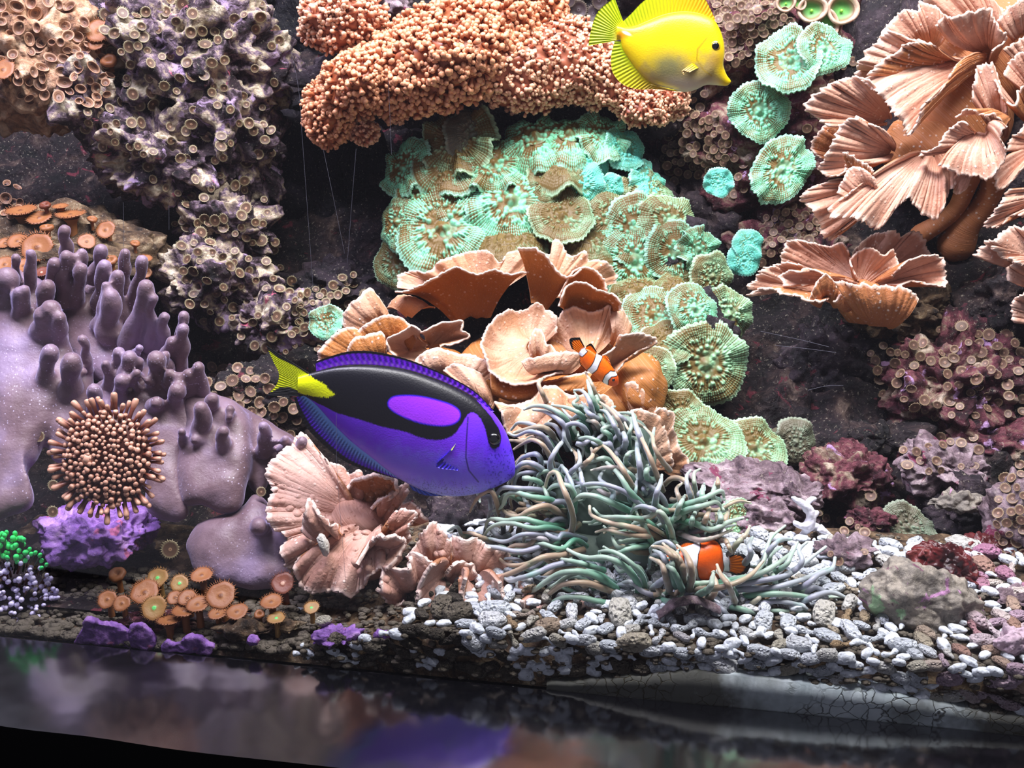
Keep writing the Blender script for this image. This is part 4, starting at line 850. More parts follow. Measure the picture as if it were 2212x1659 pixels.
def mushroom(px, py, r, n, label, mat=M_mushA, g=.5, cup=.15, ruff=.16, lobes=4, seed=0, Y=None, asp=1., bump=1., off=.012, group=None, sag=0., rot=0., nt=240, nr=48, name='mushroom_coral'):
    """ruffled disc with radial ribs, warts and a mouth; n is the facing direction"""
    if Y is None: p, _ = hit(px, py); Y = p[1]-.012
    c = at(px, py, Y); n = norm(n); R = frame(n); s = r*mpp(Y)
    th = np.linspace(0, 2*math.pi, nt, endpoint=False); q = np.linspace(0, 1, nr)
    T, Q = np.meshgrid(th, q, indexing='ij'); ct, st_ = np.cos(T), np.sin(T)
    N1 = fbm(np.stack([(ct*1.1).ravel()+seed, (st_*1.1).ravel(), (Q*.6).ravel()], 1), 2, seed).reshape(T.shape)
    out = 1+.20*N1*Q+.02*np.cos(T*38)*(Q > .93)
    w = np.sin(lobes*T+seed*1.3+1.2*np.sin(T+seed))+.5*np.sin((lobes*2+1)*T+seed*2.1)
    h = cup*(Q**2)*1.0+ruff*w*Q**2.2-.32*np.maximum(0, Q-.86)**1.2*2.2
    ribs = .5+.5*np.cos(T*np.where(Q > .60, 96, 48)); conc = .5+.5*np.cos(Q*2*math.pi*15+.8*np.sin(T*38))
    P3 = np.stack([(ct*Q*8).ravel()+seed*3, (st_*Q*8).ravel(), np.full(T.size, seed*1.)], 1)
    wart = np.clip(1-worley(P3, seed)*1.55, 0, 1).reshape(T.shape)*np.exp(-((Q-.40)/.32)**2)
    rr = sstep(.30, .7, Q); mouth = np.exp(-(Q/.10)**2); pit = np.exp(-((Q-.17)/.06)**2)
    det = bump*(.085*wart+.030*ribs*rr+.028*conc*rr*ribs)+.09*mouth-.04*pit
    h = h+det; hg = np.clip(wart*1.2+ribs*rr*(.45+.55*conc)*1.0+.2*(Q < .3), 0, 1)
    x, y = ct*Q*out, st_*Q*out*asp
    cr, sr = math.cos(rot), math.sin(rot); x, y = x*cr-y*sr, x*sr+y*cr
    L = np.stack([x, y, h], -1).reshape(-1, 3)*s; L[:, 2] -= sag*s*(L[:, 0]**2+L[:, 1]**2)/s**2
    V = c+L@R.T
    C = np.stack([Q.ravel(), hg.ravel(), np.full(T.size, g)], 1)
    V = np.concatenate([V, V-n*s*(.06+.0*Q.ravel())[:, None]]); nn = nt*nr; F = grid_faces(nt, nr, True)
    idx = np.arange(nn).reshape(nt, nr)[:, -1]; j = np.roll(idx, -1); Fs = np.stack([idx, j, j+nn, idx+nn], -1)
    C2 = C.copy(); C2[:, 1] = 0; C2[:, 2] = 0
    root = thing(name, c-n*(s*.3+off), label, 'coral', group)
    part('oral_disc', V, [np.concatenate([F, F[:, ::-1]+nn, Fs])], mat, root, np.concatenate([C, C2]))
    Pt = np.stack([c-n*(s*.3+off+.006), c-n*(s*.12+off*.5), c-n*s*.03]); V, F, u = tube(Pt, [s*.55, s*.42, s*.34], 20, False)
    part('stalk', V, F, mat, root, np.stack([u*.5, u*0, u*0], 1))
    return root
up = lambda x=0, y=-.75, z=.65: np.array([x, y, z])
G1 = 'green mushroom corals on the centre mound'
# (px, py, r, normal, mat, green, cup, ruff, lobes, extra label words)
MUSH = [
 (985, 300, 78, (-.3, -.7, .6), M_mushB, .35, 'greyish green mushroom coral at the top left of the centre mound'),
 (1025, 290, 55, (.3, -.8, .45), M_mushD, .3, 'dull mushroom coral tucked behind the top left of the mound'),
 (970, 350, 72, (-.1, -.75, .7), M_mushA, .3, 'brown centred mushroom coral on the upper left of the mound'),
 (870, 360, 62, (-.6, -.6, .5), M_mushA, .95, 'mint mushroom coral on the left shoulder of the mound'),
 (930, 410, 72, (-.25, -.8, .6), M_mushA, .45, 'mint and tan mushroom coral inside the left shoulder'),
 (855, 480, 56, (-.55, -.75, .25), M_mushA, .7, 'round mushroom coral hanging at the left edge of the mound'),
 (955, 490, 92, (-.1, -.85, .5), M_mushA, .7, 'wide warty mushroom coral at the lower left of the mound'),
 (860, 560, 60, (-.4, -.8, .3), M_mushB, .6, 'mushroom coral at the lower left corner of the mound'),
 (1065, 350, 66, (.0, -.75, .65), M_mushA, .6, 'pale mushroom coral in the upper middle of the mound'),
 (1105, 430, 88, (.0, -.85, .55), M_mushA, .95, 'bright mint mushroom coral with brown mouth in mid mound'),
 (1155, 290, 72, (-.1, -.65, .75), M_mushA, .85, 'mint mushroom coral on the top ridge of the mound'),
 (1230, 285, 70, (.1, -.6, .8), M_mushA, .8, 'brown flecked mushroom coral on the top ridge'),
 (1305, 290, 56, (.25, -.7, .7), M_mushA, .85, 'mint mushroom coral at the right end of the top ridge'),
 (1210, 345, 60, (.0, -.45, .9), M_mushB, .1, 'brown domed mushroom coral under the top ridge'),
 (1275, 345, 40, (.2, -.85, .4), M_mushC, 1., 'turquoise upright mushroom coral flap near the dark gap'),
 (1250, 395, 52, (.05, -.95, .2), M_mushC, .9, 'turquoise round mushroom coral with pale warts'),
 (1185, 390, 42, (.1, -.8, .5), M_mushB, .4, 'small olive mushroom coral left of the turquoise one'),
 (1322, 402, 24, (.2, -.95, .1), M_mushC, 1., 'smallest turquoise mushroom coral in the dark gap'),
 (1350, 320, 44, (.45, -.7, .5), M_mushC, .8, 'curled mint mushroom coral at the top right of the mound'),
 (1400, 385, 40, (.5, -.7, .5), M_mushC, .8, 'mint mushroom coral on the upper right shoulder'),
 (1400, 420, 58, (.3, -.8, .5), M_mushB, .6, 'olive mushroom coral on the right shoulder of the mound'),
 (1320, 470, 60, (.1, -.8, .55), M_mushB, .6, 'warty olive mushroom coral right of mid mound'),
 (1215, 465, 64, (.0, -.7, .7), M_mushB, .4, 'tan ribbed mushroom coral below the turquoise one'),
 (1100, 510, 70, (-.05, -.4, .9), M_mushB, .1, 'brown domed mushroom coral at the foot of the mound'),
 (1270, 505, 70, (.05, -.5, .85), M_mushB, .15, 'brown fan shaped mushroom coral above the cabbage coral'),
 (1375, 500, 74, (.15, -.85, .5), M_mushA, .75, 'large mint ribbed mushroom coral on the right of the mound'),
 (1455, 480, 70, (.4, -.75, .5), M_mushB, .7, 'ribbed mushroom coral on the right flank'),
 (1370, 560, 72, (.1, -.9, .35), M_mushA, .8, 'mint mushroom coral with bright lower rim'),
 (1465, 545, 66, (.35, -.85, .35), M_mushA, .6, 'brown and mint mushroom coral at the right foot of the mound'),
 (1510, 540, 48, (.5, -.8, .3), M_mushA, .7, 'mint mushroom coral at the outer right foot'),
 (1540, 597, 46, (.3, -.95, .1), M_mushB, .45, 'round grey-green mushroom coral facing forward'),
 (1380, 625, 62, (.0, -.6, .8), M_mushB, .35, 'tan mushroom coral on the lower mound beside the cabbage coral'),
 (1470, 625, 58, (.1, -.6, .8), M_mushB, .25, 'tan warty mushroom coral on the lower mound'),
 (1410, 680, 66, (-.1, -.75, .65), M_mushA, .65, 'mint mushroom coral on the lower left of the column'),
 (1575, 680, 60, (.35, -.9, .25), M_mushB, .75, 'pale heart shaped mushroom coral at the right of the column'),
 (1500, 665, 56, (.2, -.8, .5), M_mushA, .7, 'mint mushroom coral behind the pale heart shaped one'),
 (1440, 735, 52, (.0, -.7, .7), M_mushB, .3, 'tan mushroom coral at the neck of the column'),
 (1525, 785, 88, (.1, -.95, .25), M_mushB, .7, 'large ribbed green mushroom coral facing forward on the column'),
 (1405, 800, 52, (-.2, -.85, .4), M_mushB, .5, 'olive mushroom coral beside the right clownfish coral frond'),
 (1470, 900, 56, (-.1, -.9, .4), M_mushB, .4, 'draped green mushroom coral under the large forward one'),
 (1520, 950, 84, (.0, -.7, .7), M_mushB, .7, 'wide green mushroom coral spread at the foot of the column'),
 (1630, 965, 68, (.15, -.75, .65), M_mushB, .55, 'finely grained green mushroom coral on the flat pink rock'),
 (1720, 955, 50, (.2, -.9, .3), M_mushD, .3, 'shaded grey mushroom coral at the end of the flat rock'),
]
for i, (px, py, r, n, mat, g, lab) in enumerate(MUSH):
    lower = py > 640
    Ym = np.interp(py, [280, 400, 520, 600, 700, 800, 900, 980], [.965, .940, .91, .885, .85, .815, .78, .742])
    Ym += .035*((px-1150)/300)**2 if py < 560 else .02*abs(px-1450)/150
    Ym = min(Ym, hit(px, py)[0][1]-.010)
    mushroom(px, py, r*1.12, n, lab, mat, g, cup=random.uniform(-.18, .12) if n[2] < .75 else -.35, ruff=random.uniform(.08, .20), lobes=random.choice([3, 3, 4, 5]), seed=i+1, Y=Ym, off=.02, group=G1, sag=.12)
for i, (px, py, r, n, mat, g, asp, lab, ly) in enumerate([
 (1705, 130, 62, (-.25, -.8, .5), M_mushA, .9, 1.1, 'mint green mushroom coral left of the pair under the cup polyps', .965),
 (1780, 105, 54, (.2, -.85, .45), M_mushA, .85, .9, 'mint green mushroom coral right of the pair under the cup polyps', .96),
 (1640, 240, 54, (.05, -.97, .2), M_mushA, .95, 1.05, 'round mint mushroom coral below the snout of the yellow fish', .97),
 (1690, 368, 72, (.05, -.9, .35), M_mushA, .85, .72, 'kidney shaped mint mushroom coral left of the pink cabbage coral', .95),
 (1552, 393, 28, (.0, -.98, .1), M_mushC, 1., 1.05, 'small round turquoise mushroom coral alone on the dark rock', .955),
 (1618, 525, 30, (.1, -.9, .3), M_mushC, .9, 1., 'upper turquoise lobe coral beside the middle cabbage coral', .93),
 (1608, 560, 34, (.0, -.95, .2), M_mushC, .95, 1., 'lower turquoise lobe coral beside the middle cabbage coral', .925),
 (1590, 1120, 42, (.2, -.85, .5), M_mushB, .6, 1.2, 'small green mushroom coral between anemone and violet rock', .69),
 (1960, 1140, 66, (-.1, -.75, .6), M_mushD, .5, .75, 'flat dull green mushroom coral at the mouth of the right cave', .70),
 (705, 695, 38, (-.3, -.8, .5), M_mushA, .75, 1., 'small pale green mushroom coral left of the tan cabbage coral', .865)]):
    mushroom(px, py, r*1.1, n, lab, mat, g, cup=random.uniform(-.1, .1), ruff=.13, lobes=random.choice([3, 4, 5]), seed=60+i, Y=ly, asp=asp, off=.012, rot=.3*i)

# ================================================================== anemones with short bulbous tentacles
def bulb_mat(name, base, mid, tip):
    t = NT(name); ch = t.sep(t.attr().outputs['Color']); co = t.coord()
    c = t.ramp(ch[0], [(0., base), (.5, mid), (.80, tip), (1., tip)]); c = t.mix(t.math('MULTIPLY', ch[1], .45), c, '#7a3c22')
    return t.fin(c, .42, None, .45)
M_bulbO = bulb_mat('orange_tentacles', '#7a3a22', '#b8683f', '#e2a27a')
M_bulbP = bulb_mat('pink_tentacles', '#7e4030', '#c27656', '#ecba98')
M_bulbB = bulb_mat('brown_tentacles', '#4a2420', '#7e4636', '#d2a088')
def bulb(L, r, ns=6, tip=1.15, q=(0, .35, .7, .88, .97, 1.)):
    q = np.array(q); R = r*np.array([.8, .72, tip*.95, tip, tip*.72, .1]); a = np.linspace(0, 2*math.pi, ns, endpoint=False)
    V = np.stack([np.cos(a)[None]*R[:, None], np.sin(a)[None]*R[:, None], np.repeat((q*L)[:, None], ns, 1)], -1).reshape(-1, 3)
    return V, grid_faces(6, ns)[:0], q
def bulb_faces(ns=6, nq=6):
    idx = np.arange(nq*ns).reshape(nq, ns); j = np.roll(idx, -1, 1); return np.stack([idx[:-1], j[:-1], j[1:], idx[1:]], -1).reshape(-1, 4)
def carpet(px, py, rx, ry, Y, dz, count, label, mat, L=.0055, r=.0013, seed=0, tilt=0., mn=-.85, group=None, name='carpet_anemone', lump=.22, jl=.5):
    """mound densely set with short bulb-tipped tentacles"""
    count = int(count*1.5); r *= 1.32; L *= 1.2
    s = mpp(Y); c = at(px, py, Y); D, F = ico(5); k = 1+lump*fbm(D*2.0+seed*3.3, 3, seed)+.06*fbm(D*6+seed, 2, seed)
    ca, sa = math.cos(tilt), math.sin(tilt); Rt = np.array([[ca, 0, -sa], [0, 1, 0], [sa, 0, ca]])
    V = (D*k[:, None]*np.array([rx*s, dz, ry*s]))@Rt.T
    root = thing(name, c+np.array([0, 0, V[:, 2].min()]), label, 'anemone', group)
    part('column', V+c, F, mat, root, np.stack([np.full(len(V), .3), np.full(len(V), .3), np.zeros(len(V))], 1))
    g = np.random.default_rng(seed+100); tri = V[F]; nr = np.cross(tri[:, 1]-tri[:, 0], tri[:, 2]-tri[:, 0]); ar = np.linalg.norm(nr, axis=1); nr = nr/ar[:, None]
    nr *= np.sign((nr*tri.mean(1)).sum(1))[:, None]
    ok = (nr[:, 1] < .35) & (nr[:, 2] > mn); w = ar*ok; w = w/w.sum()
    f = g.choice(len(F), count, p=w); b = g.random((count, 2)); b = np.where((b.sum(1) > 1)[:, None], 1-b, b)
    P = tri[f, 0]+(tri[f, 1]-tri[f, 0])*b[:, :1]+(tri[f, 2]-tri[f, 0])*b[:, 1:]; Nn = norm(nr[f]+g.normal(0, .38, (count, 3)))
    cl = fbm(P*55, 2, seed+7); ln = L*(1+jl*cl*1.6+g.normal(0, .16, count)); ln = np.clip(ln, L*.35, L*2.2); rd = r*g.uniform(.7, 1.3, count)
    ns = 6; Vb, _, q = bulb(1, 1, ns); BF = bulb_faces(ns); nb = len(Vb)
    X = norm(np.cross(Nn, [.3, .2, .9])); Yv = np.cross(Nn, X)
    VV = P[:, None]+X[:, None]*Vb[None, :, :1]*rd[:, None, None]+Yv[:, None]*Vb[None, :, 1:2]*rd[:, None, None]+Nn[:, None]*(Vb[None, :, 2:3]*ln[:, None, None]-.0008)
    FF = BF[None]+(np.arange(count)*nb)[:, None, None]
    tv = g.random(count)**2
    C = np.stack([np.tile(np.repeat(q, ns), count), np.repeat(tv, nb), np.zeros(count*nb)], 1)
    part('tentacles', VV.reshape(-1, 3)+c, FF.reshape(-1, 4), mat, root, C, kind='stuff')
    return root
GA_ = 'orange carpet anemones along the upper ridge'
carpet(740, 45, 75, 62, .985, .04, 520, 'orange carpet anemone apart at the top beside the encrusted rock', M_bulbP, seed=1, group=GA_)
carpet(960, 130, 175, 95, .975, .06, 1500, 'largest orange carpet anemone on the ridge', M_bulbO, L=.0065, r=.0016, seed=2, tilt=.30, group=GA_)
carpet(1090, 35, 120, 75, 1.01, .05, 900, 'orange carpet anemone at the top edge of the picture', M_bulbO, L=.0062, r=.0015, seed=3, group=GA_)
carpet(1120, 150, 120, 75, .985, .05, 900, 'pinkish carpet anemone in the middle of the ridge', M_bulbP, seed=4, tilt=-.2, group=GA_)
carpet(1225, 135, 95, 75, .995, .05, 800, 'pinkish carpet anemone left of the yellow fish', M_bulbP, L=.005, r=.0012, seed=5, tilt=-.35, group=GA_)
carpet(1310, 170, 70, 55, .99, .04, 550, 'pinkish carpet anemone below the yellow fish', M_bulbP, L=.0048, r=.0012, seed=6, tilt=-.3, group=GA_)
carpet(790, 175, 90, 55, .965, .05, 700, 'orange carpet anemone at the left of the ridge', M_bulbO, L=.0062, r=.0015, seed=7, tilt=.5, group=GA_)
carpet(712, 245, 42, 62, .97, .035, 420, 'orange carpet anemone drooping over the dark hollow', M_bulbO, L=.0055, r=.0013, seed=8, group=GA_)
carpet(790, 283, 19, 22, .975, .016, 130, 'small round carpet anemone hanging below the ridge', M_bulbP, L=.005, r=.0011, seed=9, mn=-1, group=GA_)
carpet(850, 235, 26, 22, .985, .016, 120, 'small shaded carpet anemone under the ridge', M_bulbP, L=.005, r=.0011, seed=10, mn=-1, group=GA_)
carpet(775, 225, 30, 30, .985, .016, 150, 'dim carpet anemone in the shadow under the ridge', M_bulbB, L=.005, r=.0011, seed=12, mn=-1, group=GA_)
carpet(1385, 230, 52, 34, .975, .03, 380, 'flat pink carpet anemone with a visible mouth', M_bulbP, L=.0050, r=.0011, seed=11, tilt=-.2, group=GA_)
carpet(1440, 215, 36, 36, .985, .03, 260, 'pink carpet anemone at the right end of the ridge', M_bulbP, L=.0048, r=.0012, seed=13, tilt=-.5, group=GA_)
# ---- brown anemone on the finger coral: every tentacle its own part
pc = at(237, 990, .655); sA = mpp(.655); nA = norm(np.array([.05, -.93, .35])); RA = frame(nA)
ba = thing('bulb_anemone', pc-nA*.012, 'round brown anemone with pale bulb tips sitting against the finger coral', 'anemone')
D, F = ico(4); V = D*np.array([92*sA, 104*sA, .012]); V[:, 2] -= .004*np.exp(-((V[:, 0]+.005)**2+V[:, 1]**2)/.0002)
part('column', pc+V@RA.T, F, M_bulbB, ba, np.stack([np.full(len(V), .1), np.full(len(V), .6), np.zeros(len(V))], 1))
V, F = ell((0, 0, 0), (.0045, .0045, .005), None, 3); part('mouth', pc+(V+np.array([-35*sA, 0, .011]))@RA.T, F, M_bulbB, ba, np.stack([np.full(len(V), .85), np.zeros(len(V)), np.zeros(len(V))], 1))
Vb, _, q = bulb(1, 1, 7, 1.2); BF = bulb_faces(7); bm_ = [new_mesh('tentacle', Vb*np.array([r_, r_, l_]), BF, M_bulbB, np.stack([np.repeat(q, 7), np.full(len(Vb), t_), np.zeros(len(Vb))], 1)) for (r_, l_, t_) in ((.0014, .0055, .1), (.0016, .0065, .3), (.0013, .005, .0), (.0015, .006, .6))]
k = 0; pts = []
for i in range(290):
    a = i*2.39996; rr = math.sqrt((i+2)/292.)
    x, y = 94*sA*rr*math.cos(a)*1.04, 106*sA*rr*math.sin(a)*1.04
    h = .012*math.sqrt(max(0, 1-rr*rr))
    n = norm(np.array([x/(94*sA)*rr**2*1.1, y/(106*sA)*rr**2*1.1, 1.05-rr**3*.85])+rng.normal(0, .16, 3)); p = pc+RA@(np.array([x, y, h-.0008])); n = RA@n
    o = bpy.data.objects.new('tentacle', bm_[i % 4]); COL.objects.link(o); o.parent = ba; o.location = p-origin(ba)
    o.rotation_euler = Matrix(frame(n)).to_euler(); sc_ = random.uniform(.8, 1.15)*(.72+.4*rr); o.scale = (sc_, sc_, sc_*(1.9 if rr > .88 else 1.))
# ---- branching coral with green and lilac tips in the lower left corner
def tipm(name, stem, tip):
    t = NT(name); ch = t.sep(t.attr().outputs['Color']); c = t.ramp(ch[0], [(0., stem), (.76, stem), (.80, tip), (1., tip)]); return t.fin(c, .3, None, .5)
M_tipG = tipm('green_tips', '#2c4a30', '#45f07c'); M_tipW = tipm('lilac_tips', '#8a6058', '#e2daff')
fr_ = thing('frogspawn_coral', at(50, 1390, .655), 'tentacled coral with glowing green and lilac tips in the lower left corner', 'coral')
V, F = ico(5); kk = 1+.25*fbm(V*2.2, 3, 77); part('base', at(30, 1285, .695)+V*kk[:, None]*np.array([.032, .022, .038]), F, M_brown, fr_)
Vb, _, q = bulb(1, 1, 7, 1.75, (0, .74, .83, .92, .98, 1.)); BF = bulb_faces(7)
mk = lambda m: [new_mesh('tentacle', Vb*np.array([r_, r_, l_]), BF, m, np.stack([np.repeat(q, 7), np.zeros(len(Vb)), np.zeros(len(Vb))], 1)) for r_, l_ in ((.0010, .022), (.0012, .020), (.0009, .024))]
mg, mw = mk(M_tipG), mk(M_tipW); g = np.random.default_rng(3)
for i in range(260):
    py = g.uniform(1150, 1400); xmax = np.interp(py, [1150, 1190, 1240, 1290, 1400], [40, 85, 110, 130, 165]); px = g.uniform(-25, xmax)
    Y = .668-.022*(1-((px-30)/150)**2)-.02*(py-1150)/250+g.uniform(0, .012)
    tip = at(px, py, Y); cen = at(25, 1300, .71); n = norm(tip-cen+g.normal(0, .006, 3)+np.array([0, -.004, .008])); green = py < 1215+g.normal(0, 12)
    o = bpy.data.objects.new('tentacle', (mg if green else mw)[i % 3]); COL.objects.link(o); o.parent = fr_; o.location = tip-n*.021-origin(fr_); o.rotation_euler = Matrix(frame(n)).to_euler()
# ================================================================== long tentacled anemone
t = NT('anemone_tentacle'); ch = t.sep(t.attr().outputs['Color']); co = t.coord()
oi = t.n('ShaderNodeObjectInfo').outputs['Random']
c = t.ramp(ch[0], [(0., '#3f8a68'), (.22, '#5f9078'), (.5, '#93a898'), (.9, '#b4c6b6'), (1., '#d2e0d0')])
c2 = t.ramp(ch[0], [(0., '#7d6a58'), (.35, '#9c8670'), (.8, '#bcaa92'), (1., '#dcd4be')])
c3 = t.ramp(ch[0], [(0., '#5f6f74'), (.35, '#8c8c9c'), (.8, '#aeb8b8'), (1., '#ccdccf')])
f1 = t.ramp(oi, [(.38, 0.), (.42, 1.)]); f2 = t.ramp(oi, [(.70, 0.), (.74, 1.)]); c = t.mix(f1, c, c2); c = t.mix(f2, c, c3)
c = t.mix(t.ramp(t.noise(70, 3, .5, co), [(.55, 0.), (.8, .4)]), c, '#4fae86')
M_ten = t.fin(c, .42, t.bump(t.noise(500, 2, .5, co), .15, .0006), .5, Sheen_Weight=.45, Sheen_Roughness=.35)
M_ten.node_tree.nodes['Principled BSDF'].inputs['Sheen Tint'].default_value = (.8, .95, 1, 1)
t = NT('anemone_column'); M_acol = t.fin(t.ramp(t.noise(40, 4), [(.35, '#4a5c54'), (.6, '#7a8c80')]), .6)
